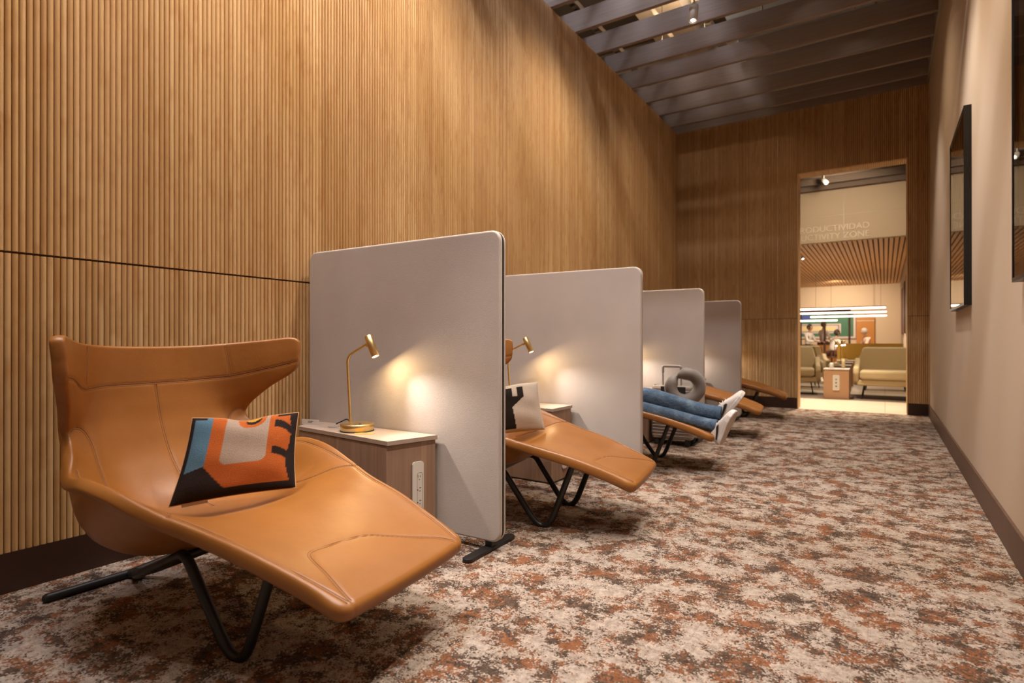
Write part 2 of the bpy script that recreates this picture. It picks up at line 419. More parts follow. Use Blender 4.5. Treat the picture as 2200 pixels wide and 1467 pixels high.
# right wall
tag(MB().box(XR, XR+.15, YB, YE+.28, 0, 6.2).build('wall_right', m_wallr), kind='structure')
tag(MB().box(XR-.014, XR+.01, YB, YE, 0, ZB).build('baseboard_right', m_base_r, bev=.003), kind='structure')
tag(MB().box(XL-.16, XR+.15, YB-.15, YB, 0, ZT+.3).build('wall_back', m_wallr), kind='structure')
# raw ceiling above the baffles
dk = MB().box(-6.5, 3.0, YB-.15, 28.2, 6.2, 6.35)
dk = tag(dk.build('ceiling', m_deck), kind='structure')
tag(MB().box(-6.6, -6.5, YB-.15, 28.2, 3.9, 6.2).build('wall_plenum', m_cream), kind='structure')
# baffles
bm_ = MB().box(-.0, XR-.03-(XL-.75), -.025, .025, 0, .235).mesh('ceiling_baffle', m_baffle, bev=.002)
yb = 9.195; k = 0
ORD = []
while yb > -1.6:
    ORD.append(yb); yb -= .568
names = ['nearest the camera overhead']
for k, yb in enumerate(ORD):
    o = link('ceiling_baffle', bm_, None, (XL-.75, yb, ZT+.005))
    if k == 0: lab = 'taupe ceiling baffle closest to the ribbed end wall'
    elif k <= 6: lab = 'taupe ceiling baffle, %s from the ribbed end wall' % ['second', 'third', 'fourth', 'fifth', 'sixth', 'seventh'][k-1]
    else: lab = 'taupe ceiling baffle, %s from the ribbed end wall' % (['eighth', 'ninth', 'tenth'][k-7] if k < 10 else 'beyond the tenth')
    tag(o, lab, 'baffle', 'taupe baffles hung across the long room')
tag(MB().box(XL-.16, XR, YE-.02, YE+.28, ZT, ZT+.235).build('trim_3', m_baffle), kind='structure')
tag(MB().box(XR-.03, XR-.001, 3.0, YE, ZT, ZT+.30).build('trim_4', m_grey), kind='structure')
# things above the baffles
def strut(x0, y0, x1, y1, z, i):
    L = math.hypot(x1-x0, y1-y0); w = .045
    b = MB(); b.box(0, L, -w, -w+.008, 0, .07).box(0, L, w-.008, w, 0, .07).box(0, L, -w, w, .062, .07)
    n = int(L/.11)
    for k in range(n):
        b.box(k*.11, k*.11+.055, -w, w, 0, .006)
    o = b.build('steel_channel', M('channel_metal', (.42, .33, .24), .5, .2), None, loc=(x0, y0, z), rz=math.atan2(y1-y0, x1-x0))
    return tag(o, ['perforated steel channel above the baffles by the ribbed wall', 'perforated steel channel running parallel further over the aisle'][i], 'channel', 'perforated steel channels above the baffles')
strut(-3.15, 3.2, -3.05, 9.2, 5.0, 0); strut(-2.1, 3.0, -2.0, 9.2, 5.35, 1)
dm = MB().box(-1.75, -.1, 3.4, 9.3, 5.25, 5.75)
d0 = dm.build('air_duct', m_duct, bev=.01); tag(d0, 'wide bluish grey air duct above the middle baffles', 'duct')
for yy in (4.1, 4.9, 5.7, 6.5, 7.3, 8.1, 8.9): MB().box(-1.77, -.08, yy, yy+.03, 5.235, 5.77).build('duct_flange', m_duct, d0)
tag(MB().box(-2.9, -2.3, 2.4, 9.3, 5.55, 6.2).build('ceiling_beam', m_cream), 'cream sprayed beam above the channels at the left', 'beam')
pr = MB()
pr.tube([(-2.45, 3, 5.2), (-2.45, 9.2, 5.2)], .03, 8); pr.tube([(.1, 3, 5.1), (.1, 9.2, 5.1)], .035, 8)
tag(pr.build('conduit_pipe', m_cream), 'pair of cream pipes running lengthwise above the baffles', 'pipe')
wr = MB()
for i in range(26):
    xx = rnd.choice([-2.45, .1]); yy = 3.2+rnd.random()*6
    wr.tube([(xx, yy, 5.15), (xx+rnd.uniform(-.1, .1), yy+rnd.uniform(-.1, .1), 6.2)], .004, 4, caps=False)
wr.build('hanger_wires', m_cream, bpy.data.objects['conduit_pipe'])['kind'] = 'stuff'

# warm strip light above the baffles; cool uplight added to brighten the duct
for k, (xa, xb, yy, zz, pw, cc) in enumerate(((-2.5, -1.82, 7.28, 4.86, 10, (1, .80, .58)), (-2.2, -.6, 4.42, 4.92, 26, (.85, .90, 1.0)))):
    e = empty('strip_light', ((xa+xb)/2, yy, zz), ['warm strip light above the far baffles, seen as a broken bright line', 'added cool uplight above the near baffles under the air duct'][k], 'strip light', 'strip lights above the baffles')
    h_ = (xb-xa)/2
    MB().box(-h_, h_, -.03, .03, -.04, 0).build('housing', m_grey, e)
    MB().box(-h_+.02, h_-.02, -.022, .022, .0, .012).build('diffuser', M('strip_diffuser', (1, 1, 1), .5, emis=cc, estr=3.0), e)
    for s_ in (-1, 1): MB().tube([(s_*h_*.8, 0, -.03), (s_*h_*.8, 0, (5.24 if k else 6.2)-zz)], .005, 6).build('hanger', m_grey, e)
    d_ = bpy.data.lights.new('strip_glow', 'AREA'); d_.shape = 'RECTANGLE'; d_.size = 2*h_; d_.size_y = .05; d_.energy = pw; d_.color = cc
    o_ = bpy.data.objects.new('strip_glow', d_); COL.objects.link(o_); o_.location = ((xa+xb)/2, yy, zz+.03); o_.rotation_euler = (PI, 0, 0)
# ceiling spot fixtures
def make_spot(loc, tgt, label, cat='spotlight', group='small cylindrical ceiling spotlights', white=m_white):
    d = (Vector(tgt)-Vector(loc)).normalized(); q = d.to_track_quat('-Z', 'Y').to_matrix().to_4x4()
    e = empty('ceiling_spotlight', loc, label, cat, group)
    h = MB().lathe([(.012, .175), (.043, .17), (.045, .16), (.045, .002), (.040, .0), (.038, .010), (.01, .012)], M4=q)
    h.build('housing', white, e)
    g = MB().lathe([(.036, .012), (.02, .0085), (.001, .008)][::-1], M4=q @ Matrix.Translation((0, 0, .002)))
    g.build('lens', m_glow2, e)
    c = Vector((0, 0, 0))-d*.17; MB().tube([c, Vector((c.x, c.y, c.z+.06)), Vector((c.x, c.y, .30))], .010, 8).build('stem', white, e)
    return e
for i, (loc, tgt, pw, an, cl) in enumerate(CEIL):
    d = (Vector(tgt)-Vector(loc)).normalized()
    make_spot(tuple(Vector(loc)-d*.03), tgt, ['pale cylindrical spotlight glowing between the baffles beside the ribbed wall' if i == 4 else
              'small cylindrical spotlight tucked up out of sight between the ceiling baffles'][0])

# ------------------------------------------------------------------ framed pictures on the right wall
def picture(y0, y1, label, seed):
    z0, z1 = 1.257, 2.64; dp = .043; fr = .018
    e = empty('framed_picture', (XR, (y0+y1)/2, z0), label, 'picture', 'framed pictures on the beige wall')
    e.rotation_euler = (0, 0, 0)
    yc = (y0+y1)/2; L = (y1-y0)/2; H = z1-z0
    f = MB().box(-dp, 0, -L, -L+fr, 0, H).box(-dp, 0, L-fr, L, 0, H).box(-dp, 0, -L+fr, L-fr, 0, fr).box(-dp, 0, -L+fr, L-fr, H-fr, H)
    f.build('frame', m_frame, e)
    r = random.Random(seed)
    pm = MB(); mats = [M('print_ground', (.10, .075, .06), .6), M('print_pink', (.42, .22, .20), .6), M('print_green', (.20, .24, .08), .6), M('print_violet', (.16, .12, .16), .6), M('print_tan', (.36, .22, .12), .6)]
    pm.box(-.022, -.004, -L+fr, L-fr, fr, H-fr, 0)
    zc = H/2
    for k in range(9):                      # bands of nested chevrons, generic
        t = k*.07; xw = L-fr-.03-t*.62; hw = H/2-fr-.03-t
        if xw < .06 or hw < .06: break
        w = .016; P = [(-xw, 0), (0, hw), (xw, 0), (0, -hw)]; Q = [(-xw+w*1.4, 0), (0, hw-w*1.8), (xw-w*1.4, 0), (0, -hw+w*1.8)]
        for j in range(4):
            a, b_, c, d_ = P[j], P[(j+1) % 4], Q[(j+1) % 4], Q[j]
            pm.add([(-.0224, p[0], zc+p[1]) for p in (a, b_, c, d_)], [(0, 3, 2, 1)], 1+(k+j//2) % 4)
    pm.build('print', mats, e)
    def fg(nt, b): b.inputs['Transmission Weight'].default_value = 1.0
    gm = bpy.data.materials.get('picture_glass')
    if not gm:
        gm = bpy.data.materials.new('picture_glass'); gm.use_nodes = True; nt = gm.node_tree; nt.nodes.clear()
        out = N(nt, 'ShaderNodeOutputMaterial'); mx = N(nt, 'ShaderNodeMixShader'); fz = N(nt, 'ShaderNodeFresnel'); fz.inputs['IOR'].default_value = 1.6
        tr = N(nt, 'ShaderNodeBsdfTransparent'); gl = N(nt, 'ShaderNodeBsdfGlossy'); gl.inputs['Roughness'].default_value = .0
        LK(nt, fz.outputs[0], mx.inputs[0]); LK(nt, tr.outputs[0], mx.inputs[1]); LK(nt, gl.outputs[0], mx.inputs[2]); LK(nt, mx.outputs[0], out.inputs[0])
    MB().add([(-.040, -L+fr, fr), (-.040, L-fr, fr), (-.040, L-fr, H-fr), (-.040, -L+fr, H-fr)], [(0, 3, 2, 1)]).build('glass_pane', gm, e)
picture(5.01, 6.02, 'black framed picture further along the beige wall, nearer the doorway', 1)
picture(2.22, 3.23, 'framed picture of nested coloured bands at the right edge, closest to camera', 2)

# ------------------------------------------------------------------ partition screens
def rounded_rect(w, h, r, n=8, top_only=False):
    pts = []
    for cx, cz, a0 in ((w-r, r, -90), (w-r, h-r, 0), (r, h-r, 90), (r, r, 180)):
        for k in range(n+1):
            a = math.radians(a0+90*k/n); pts.append((cx+r*math.cos(a), cz+r*math.sin(a)))
    return pts
def pad_mesh(w, h, t, name, mat):
    """rounded rectangular pad in x,z with soft edges; front at y=-t"""
    b = MB(); rings = []
    prof = [(0, 0), (.0, -t+.006), (.0015, -t+.003), (.004, -t+.001), (.009, -t)]
    for ins, y in prof:
        rr = max(.055-ins, .01)
        rings.append([(p[0]+ins, y, p[1]+ins) for p in rounded_rect(w-2*ins, h-2*ins, rr)])
    n = len(rings[0]); vs = [p for r in rings for p in r]
    fs = [(i*n+k, i*n+(k+1) % n, (i+1)*n+(k+1) % n, (i+1)*n+k) for i in range(len(rings)-1) for k in range(n)]
    fs += [tuple((len(rings)-1)*n+k for k in range(n)), tuple(range(n))[::-1]]
    b.add(vs, fs, 0, False)
    for i in range(len(fs)-2): b.sm[i] = True
    return b.mesh(name, mat)
PLEN, PH, PZ0 = 1.36, 1.485, .047
pad_me = pad_mesh(PLEN, PH, .016, 'fabric_pad', m_fabric)
pipe_b = MB()
pr_ = [(p[0], -.002, p[1]) for p in rounded_rect(PLEN, PH, .055)]
pipe_b.tube(pr_, .0026, 6, closed=True)
pipe_me = pipe_b.mesh('piping', m_piping)
core_b = MB(); core_b.prism([(p[0]*1.0+.004, p[1]+.004) for p in rounded_rect(PLEN-.008, PH-.008, .05)], -.0106, .0106, M4=Matrix(((1, 0, 0, 0), (0, 0, 1, 0), (0, 1, 0, 0), (0, 0, 0, 1))))
core_me = core_b.mesh('black_core', m_blackcore)
def foot_mesh():
    b = MB(); pts = []
    L, w = .205, .026
    for s_, a0 in ((1, -90), (-1, 90)):
        for k in range(9):
            a = math.radians(a0+180*k/8); pts.append((w*math.sin(a)*-1 if False else w*math.cos(a)*0+0, 0))
    out = []
    for k in range(9): a = math.radians(180*k/8); out.append((w*math.cos(a), L-w+w*math.sin(a)))
    for k in range(9): a = math.radians(180+180*k/8); out.append((w*math.cos(a), -L+w+w*math.sin(a)))
    b.prism(out, .002, .018)
    me = b.mesh('foot_bar', m_blackmetal, bev=.003); return me
foot_me = foot_mesh()
post_me = MB().box(-.02, .02, -.014, .014, .016, .06).mesh('foot_post', m_blackmetal, bev=.003)
SLAB = ['nearest and largest pale fabric partition, behind the first brass lamp', 'second pale fabric partition from the camera, beside the monochrome cushion',
        'third pale fabric partition, behind the silver suitcase', 'farthest pale fabric partition, next to the ribbed end wall']
ends = [(-1.52, 2.24, 1.5), (-1.435, 3.86, 3.0), (-1.495, 5.74, 2.5), (-1.53, 7.64, 2.5)]
for i, (x, y, rot) in enumerate(ends):
    e = empty('partition_screen', (x, y, 0), SLAB[i], 'partition', 'fabric partitions between the lounge bays', math.radians(rot))
    for sgn, rz in ((1, 0), (-1, PI)):
        o = link('fabric_pad', pad_me, e)
        o.location = (-PLEN, -.0105, PZ0) if rz == 0 else (0, .0105, PZ0); o.rotation_euler = (0, 0, rz)
        o = link('piping', pipe_me, e); o.location = (-PLEN, -.0105, PZ0) if rz == 0 else (0, .0105, PZ0); o.rotation_euler = (0, 0, rz)
    o = link('black_core', core_me, e); o.location = (-PLEN, 0, PZ0)
    for xx in (-.075, -PLEN+.12):
        o = link('foot_bar', foot_me, e); o.location = (xx, 0, 0)
        o = link('foot_post', post_me, e); o.location = (xx, 0, 0)

# ------------------------------------------------------------------ wedge side cabinets
def cabinet(quad, H, label, group, outlets=True, name='side_cabinet'):
    """quad: four floor-plan corners, order near-front, far-front, far-back, near-back (front faces +X)"""
    c = Vector((sum(p[0] for p in quad)/4, sum(p[1] for p in quad)/4, 0))
    e = empty(name, c, label, 'cabinet', group)
    Q = [Vector((p[0], p[1], 0))-c for p in quad]
    b = MB(); sh = [q*(1-.012/q.length) for q in Q]
    b.prism([(q.x, q.y) for q in sh], .012, H-.024); b.build('body', m_lam, e, bev=.0015)
    b = MB(); b.prism([(q.x, q.y) for q in Q], H-.022, H); b.build('worktop', m_top, e, bev=.0015)
    b = MB(); b.prism([(q.x*.94, q.y*.94) for q in Q], 0, .012); b.build('plinth', m_base, e)
    if outlets:
        fr = (Q[1]-Q[0]); fl = fr.length; ang = math.atan2(fr.y, fr.x); nrm = Vector((fr.y, -fr.x, 0)).normalized()
        ctr = Q[0]+fr*.60
        R = Matrix.Rotation(ang, 4, 'Z'); T = Matrix.Translation(ctr-nrm*.006 + Vector((0, 0, .20)))
        F = T @ R @ Matrix(((1, 0, 0, 0), (0, 0, -1, 0), (0, 1, 0, 0), (0, 0, 0, 1)))   # x along face, y up, z out
        b = MB(); b.prism([(p[0]-.032, p[1]-.115) for p in rounded_rect(.064, .33, .016)], -.002, .006, M4=F)
        pl = b.build('outlet_plate', m_white, e)
        b = MB()
        ring = [(p[0]-.006, p[1]-.085) for p in rounded_rect(.030, .245, .010)]
        b.tube([F @ Vector((p[0], p[1], .006)) for p in ring], .0008, 4, closed=True)
        b.build('plate_rim', m_ink, pl)
        for k, zz in enumerate((.140, .078, .016)):
            b = MB()
            if k == 0:
                b.prism([(p[0]-.003, p[1]+zz-.004) for p in rounded_rect(.0022, .013, .001, 2)], .005, .0068, M4=F)
                b.prism([(p[0]+.011, p[1]+zz-.004) for p in rounded_rect(.0022, .010, .001, 2)], .005, .0068, M4=F)
                b.prism([(.0055+.0024*math.cos(a*PI/4), zz-.014+.0024*math.sin(a*PI/4)) for a in range(8)], .005, .0068, M4=F)
            else:
                b.prism([(p[0]+.006, p[1]+zz+.006) for p in rounded_rect(.010, .0024, .001, 2)], .005, .0068, M4=F)
                b.prism([(p[0]+.006, p[1]+zz-.010) for p in rounded_rect(.008, .0024, .001, 2)], .005, .0068, M4=F)
                b.prism([(-.003+.0028*math.cos(a*PI/4), zz-.002+.0028*math.sin(a*PI/4)) for a in range(8)], .005, .0068, M4=F)
            b.build('socket', m_darkhole, pl)
        b = MB(); b.prism([(p[0]-.006, p[1]-.048) for p in rounded_rect(.0045, .012, .001, 2)], .005, .0068, M4=F); b.build('data_port', m_darkhole, pl)
        b = MB(); b.prism([(p[0]+.004, p[1]-.050) for p in rounded_rect(.009, .020, .001, 2)], .005, .0068, M4=F); tag(b.build('data_port', m_red, pl), 'red charging port')
    return e
GC = 'wood laminate side cabinets with power outlets'
CH = .533
cab1 = [(-1.957, 1.915), (-1.885, 2.19), (-2.80, 2.185), (-2.735, 1.995)]
cabinet(cab1, CH, 'brown laminate cabinet with white outlet strip behind the nearest tan lounger', GC)
for y, lab in ((PY[1], 'brown laminate cabinet standing beside the monochrome cushion lounger'), (PY[2], 'brown laminate cabinet behind the reclining person and silver suitcase'),
               (PY[3], 'brown laminate cabinet showing only a corner past the third partition'), (YE-.05, 'brown laminate cabinet in the last bay against the ribbed end wall')):
    cabinet([(-1.945, y-.345), (-1.945, y-.045), (-2.80, y-.055), (-2.80, y-.325)], CH, lab, GC)

# ------------------------------------------------------------------ desk lamps
def make_lamp():
    e = bpy.data.objects.new('desk_lamp', None); COL.objects.link(e)
    b = MB().lathe([(.05, 0), (.084, 0), (.085, .004), (.085, .014), (.087, .016), (.087, .033), (.083, .037), (.02, .038)], seg=48); b.build('base', m_brass, e)
    b = MB().lathe([(.004, -.003), (.088, -.003), (.088, .002), (.004, .002)], seg=32); b.build('rubber_ring', m_rubber, e)
    pts = round_path([(-.052, 0, .034), (-.078, 0, .388), (.078, 0, .456)], .045, 10)
    MB().tube(pts, .0072, 14).build('arm', m_brass, e)
    MB().tube([(.076, 0, .447), (.085, 0, .462)], .009, 10).build('joint', m_brass, e)
    d = Vector((.46, 0, -.89)).normalized(); T0 = Vector((.082, 0, .497))
    q = d.to_track_quat('Z', 'Y').to_matrix().to_4x4()
    b = MB().lathe([(.003, 0), (.0185, .001), (.0205, .004), (.0205, .122), (.0185, .122), (.018, .113), (.003, .112)], M4=Matrix.Translation(T0) @ q, seg=28); b.build('lamp_head', m_brass, e)
    b = MB().lathe([(.0178, .1175), (.0005, .1185)], M4=Matrix.Translation(T0) @ q, seg=24); b.build('bulb', m_glow, e)
    MB().lathe([(.007, .036), (.007, .0395), (.006, .0405), (.001, .0405)], c=(.045, -.02, 0), seg=16).build('switch', m_blackmetal, e)
    return e, T0+d*.127, d
lamp, LP, LD = make_lamp()
LG = 'brass desk lamps on the cabinets'
def place_lamp(o, loc, rz, label, w=3.0, spotw=16):
    o.location = loc; o.rotation_euler = (0, 0, rz); tag(o, label, 'lamp', LG)
    if w:
        R = Matrix.Rotation(rz, 3, 'Z'); p = Vector(loc)+R @ LP; d = R @ LD
        L = bpy.data.lights.new('lamp_light', 'AREA'); L.shape = 'DISK'; L.size = .03; L.energy = w*.58; L.color = (1, .68, .32); L.spread = math.radians(180)
        a = bpy.data.objects.new('lamp_light', L); COL.objects.link(a); a.location = p; a.rotation_euler = d.to_track_quat('-Z', 'Y').to_euler()
        spot(p, p+R @ Vector((.74, .09, -.76)), spotw*1.25, 76, 1.0, (1, .92, .86), .012, 'lamp_beam')
place_lamp(lamp, (-2.330, 2.062, CH+.003), 0, 'brass desk lamp lit on the nearest cabinet beside the largest partition')
LL = ['brass desk lamp lit on the second cabinet, above the monochrome cushion', 'brass desk lamp in the bay of the reclining person, hidden by the second partition',
      'brass desk lamp lighting the farthest partition', 'brass desk lamp lighting the ribbed end wall']
for (x, y), lab in zip(((-2.345, 3.63), (-2.40, 5.53), (-2.40, 7.44), (-2.40, 9.29)), LL):
    place_lamp(copy_tree(lamp), (x, y, CH+.003), 0, lab)
# small things on the nearest cabinet
MBc = MB().tube(smooth_path([(-2.425, 2.10, CH+.012), (-2.47, 2.13, CH+.03), (-2.52, 2.155, CH+.035), (-2.57, 2.165, CH+.02), (-2.60, 2.15, CH+.005)]), .0035, 8)
tag(MBc.build('power_cord', m_cord), 'black power cord looping behind the nearest brass lamp', 'cord')
g = MB().lathe([(.001, 0), (.030, 0), (.030, .003), (.026, .004), (.001, .004)], c=(-2.545, 2.085, CH), seg=28)
tag(g.build('cable_grommet', m_grey), 'grey oval cable grommet in the nearest cabinet top', 'grommet')
cd = tag(MB().box(-.05, .05, -.022, .022, 0, .0015).build('yellow_card', m_cardy, None, loc=(-2.225, 2.015, CH+.0003), rz=math.radians(28)), 'small yellow card in front of the nearest brass lamp', 'card')
MB().box(-.012, .018, -.006, .006, .0015, .0018).build('card_mark', M('card_print', (.40, .20, .04), .6), cd)
sc_ = MB().box(0, .12, -.0015, .0015, 0, .03)
sc_ = tag(sc_.build('white_sign', m_paper, None, loc=(-2.775, 2.05, CH), rz=math.radians(12)), 'small white sign card at the back of the nearest cabinet', 'sign')
for zz, w in ((.019, .036), (.012, .028)): MB().box(.045, .045+w, -.0021, -.0014, zz, zz+.003).build('print_line', m_ink, sc_)

# ------------------------------------------------------------------ leather lounger
ROWS = [ # each row: six (a, b, z), centre to rim; a = distance back from the foot end
 [(0, 0, .298), (0, .08, .298), (0, .15, .300), (0, .21, .302), (0, .255, .304), (0, .285, .304)],
 [(.12, 0, .338), (.12, .09, .338), (.12, .165, .340), (.12, .235, .345), (.12, .28, .349), (.12, .308, .352)],
 [(.30, 0, .380), (.30, .10, .381), (.30, .19, .386), (.30, .265, .396), (.30, .312, .407), (.30, .341, .413)],
 [(.48, 0, .415), (.48, .11, .418), (.48, .205, .426), (.48, .285, .441), (.48, .340, .453), (.48, .372, .458)],
 [(.61, 0, .418), (.61, .12, .422), (.62, .22, .432), (.62, .305, .456), (.62, .370, .485), (.62, .408, .498)],
 [(.77, 0, .372), (.77, .125, .377), (.78, .235, .396), (.78, .325, .440), (.78, .400, .510), (.78, .445, .548)],
 [(.96, 0, .350), (.96, .13, .353), (.96, .25, .370), (.96, .345, .435), (.95, .420, .530), (.94, .460, .566)],
 [(1.12, 0, .410), (1.12, .12, .410), (1.11, .23, .425), (1.10, .325, .480), (1.085, .392, .530), (1.085, .438, .556)],
 [(1.222, 0, .535), (1.222, .11, .535), (1.216, .215, .540), (1.195, .30, .565), (1.175, .360, .585), (1.160, .393, .606)],
 [(1.278, 0, .665), (1.278, .10, .665), (1.272, .195, .668), (1.262, .275, .675), (1.245, .335, .680), (1.232, .370, .682)],
 [(1.300, 0, .755), (1.300, .10, .755), (1.294, .195, .758), (1.265, .285, .765), (1.205, .358, .775), (1.145, .412, .785)],
 [(1.314, 0, .832), (1.313, .10, .832), (1.302, .20, .836), (1.250, .300, .845), (1.150, .390, .862), (1.035, .472, .872)],
 [(1.322, 0, .900), (1.320, .10, .901), (1.308, .20, .906), (1.250, .305, .915), (1.140, .398, .930), (1.020, .484, .948)],
 [(1.330, 0, .974), (1.328, .10, .975), (1.314, .20, .978), (1.255, .308, .988), (1.145, .402, 1.002), (1.025, .490, 1.020)]]
CP = np.array(ROWS)
CP[5:, :, 1] *= .972
CP[7:, :, 0] -= .018
CP[6, :, 0] -= .009
LEFT_PINCH = .97
L_ = CP[:, ::-1].copy(); L_[:, :, 1] *= -1; L_[6:, :, 1] *= LEFT_PINCH
CP = np.concatenate([L_[:, :-1], CP], 1)           # 14 x 11, column 5 is the centre
CP[:, :, 0] *= -1                                   # forward is +x; foot end at x = 0
def cr_w(t, n):
    i = np.clip(np.floor(t).astype(int), 0, n-2); u = t-i
    w = np.stack([-.5*u+u*u-.5*u**3, 1-2.5*u*u+1.5*u**3, .5*u+2*u*u-1.5*u**3, -.5*u*u+.5*u**3], -1)
    W = np.zeros((len(t), n))
    for k in range(4):
        j = i-1+k
        # linear extrapolation at the ends
        lo_ = j < 0; hi_ = j > n-1; ok = ~(lo_ | hi_); r = np.arange(len(t))
        np.add.at(W, (r[ok], j[ok]), w[ok, k])
        np.add.at(W, (r[lo_], np.zeros(lo_.sum(), int)), 2*w[lo_, k]); np.add.at(W, (r[lo_], np.ones(lo_.sum(), int)), -w[lo_, k])
        np.add.at(W, (r[hi_], np.full(hi_.sum(), n-1)), 2*w[hi_, k]); np.add.at(W, (r[hi_], np.full(hi_.sum(), n-2)), -w[hi_, k])
    return W
def surf(s, t):
    """s in 0..13, t in -5..5 (1-d arrays, paired)"""
    A = cr_w(np.asarray(s, float), 14); B = cr_w(np.asarray(t, float)+5, 11)
    return np.einsum('ni,nj,ijk->nk', A, B, CP)
def surf_n(s, t):
    s = np.asarray(s, float); t = np.asarray(t, float); h = .03
    ds = surf(np.clip(s+h, 0, 13), t)-surf(np.clip(s-h, 0, 13), t); dt = surf(s, np.clip(t+h, -5, 5))-surf(s, np.clip(t-h, -5, 5))
    n = np.cross(dt, ds); n /= np.linalg.norm(n, axis=1)[:, None]
    return n       # points to the sitter
SEAMS = []   # (row, t) polylines, with spacing of the twin lines
def S(pts, twin=.004): SEAMS.append((pts, twin))
def ab(a, b):    # plan position on the foot rest -> (row, t)
    A_ = [0, .12, .30, .48, .61]; s = np.interp(a, A_, range(5)); i = min(int(s), 3); f = s-i
    bs = [ROWS[i][k][1]*(1-f)+ROWS[i+1][k][1]*f for k in range(6)]
    return (float(s), float(np.interp(abs(b), bs, range(6)))*(1 if b >= 0 else -1))
S([ab(.0, -.262), ab(.11, -.235), ab(.19, -.212), ab(.225, -.195), ab(.238, -.165), ab(.235, -.10), ab(.225, -.02), ab(.215, .02), ab(.195, .055), ab(.15, .10), ab(.08, .18), ab(0, .255)])
for sg in (-1, 1):
    S([(0, sg*4.55), (1, sg*4.6), (2.5, sg*4.62), (4, sg*4.6), (5.5, sg*4.55), (7, sg*4.5), (7.5, sg*4.62)])
    S([(5.6, sg*2.3), (4.9, sg*2.7), (4.3, sg*3.4), (3.9, sg*4.2), (3.7, sg*5)], .0035)
    S([(9.0, sg*5), (9.15, sg*4.3), (9.0, sg*3.6), (8.5, sg*3.1), (7.8, sg*2.85), (7.0, sg*2.75), (6.2, sg*2.9)])
    S([(11, sg*3.05), (12, sg*2.95), (13, sg*2.85)])
S([(11.15, -5), (11.1, -4.2), (10.75, -3.3), (10.95, -2), (11, 0), (11, 2), (11, 3.2), (11.2, 4.2), (11.5, 5)])
S([(11, 0), (10, .02), (9, .05), (8, .1), (7, .2), (6.2, .3)])
def dense(pts, step=.035):
    P = smooth_path([(p[0], p[1], 0) for p in pts], 24); return np.array([(p.x, p.y) for p in P])
def lounger_shell():
    n, m = 200, 150
    s1 = np.linspace(0, 1, n); t1 = np.linspace(-1, 1, m)
    SS, TT = np.meshgrid(s1, t1, indexing='ij')
    s = SS.ravel().copy(); t = TT.ravel().copy()
    # round the four corners of the sheet in parameter space
    def rc(s, t, s0, ds, rt):
        d1 = np.clip((s-s0)/ds, 0, None) if ds > 0 else np.clip((s-s0)/ds, 0, None)
        d2 = np.clip((np.abs(t)-(1-rt))/rt, 0, None)
        r = np.sqrt(d1**2+d2**2); k = np.where(r > 1e-6, np.maximum(d1, d2)/np.maximum(r, 1e-6), 1)
        inside = (d1 > 0) & (d2 > 0)
        s2 = np.where(inside, s0+ds*d1*k, s); t2 = np.where(inside, np.sign(t)*((1-rt)+rt*d2*k), t)
        return s2, t2
    s, t = rc(s, t, 1-.022, .022, .07); s, t = rc(s, t, .022, -.022, .11)
    s *= 13; t *= 5
    P = surf(s, t); Nn = surf_n(s, t)
    # seam grooves
    dep = np.zeros(len(s))
    for pts, tw in SEAMS:
        Q = dense(pts); Pq = surf(Q[:, 0], Q[:, 1])
        lo3 = Pq.min(0)-.03; hi3 = Pq.max(0)+.03
        sel = np.where(((P > lo3) & (P < hi3)).all(1))[0]
        for c in np.array_split(sel, max(1, len(sel)//4000)):
            if len(c) == 0: continue
            D = np.sqrt(((P[c][:, None]-Pq[None])**2).sum(-1)).min(1)
            dep[c] = np.maximum(dep[c], np.exp(-(D/.0065)**2))
    # soft padding: slight roll toward the rim
    F = P-Nn*(dep*.0028)[:, None]
    sr = s; at_ = np.abs(t)
    seat = np.clip(1-np.abs(sr-6.4)/2.6, 0, 1)**.7
    T = .042+.014*np.clip(1-sr/5, 0, 1)+seat*.075*np.clip((4.7-at_)/2.0, 0, 1)
    edge = np.minimum.reduce([(5-at_)/.35, sr/.3, (13-sr)/.35]); edge = np.clip(edge, 0, 1)
    Bk = P-Nn*T[:, None]
    F = F.reshape(n, m, 3); Bk = Bk.reshape(n, m, 3); Nr = Nn.reshape(n, m, 3); Tr = T.reshape(n, m)
    # boundary loop
    loop = [(i, 0) for i in range(n)]+[(n-1, j) for j in range(1, m)]+[(i, m-1) for i in range(n-2, -1, -1)]+[(0, j) for j in range(m-2, 0, -1)]
    LF = np.array([F[i, j] for i, j in loop]); LB = np.array([Bk[i, j] for i, j in loop])
    tang = np.roll(LF, -3, 0)-np.roll(LF, 3, 0); tang /= np.linalg.norm(tang, axis=1)[:, None]
    ax = LB-LF; hl = np.linalg.norm(ax, axis=1)[:, None]; axn = ax/hl
    outv = np.cross(tang, axn); outv /= np.linalg.norm(outv, axis=1)[:, None]
    cen = F.reshape(-1, 3).mean(0)
    # orientation check: out must point away from the neighbouring inner vertex
    inner = np.array([F[min(max(i, 2), n-3), min(max(j, 2), m-3)] for i, j in loop])
    sg = np.sign(((LF-inner)*outv).sum(1)); sg = 1 if sg.sum() > 0 else -1
    outv = outv*sg
    rings = []
    K = 7
    bul = np.array([.24+.22*math.exp(-(i/9)**2) for i, j in loop])[:, None]
    for k in range(1, K):
        a = PI*k/K
        rings.append((LF+LB)/2-axn*hl/2*math.cos(a)*1.0+outv*hl*(.50 if False else bul)*math.sin(a)**.7)
    verts = [F.reshape(-1, 3), Bk.reshape(-1, 3)]+rings
    V = np.concatenate(verts)
    idx = np.arange(n*m).reshape(n, m); nm = n*m
    q1 = np.stack([idx[:-1, :-1], idx[:-1, 1:], idx[1:, 1:], idx[1:, :-1]], -1).reshape(-1, 4)
    q2 = q1[:, ::-1]+nm
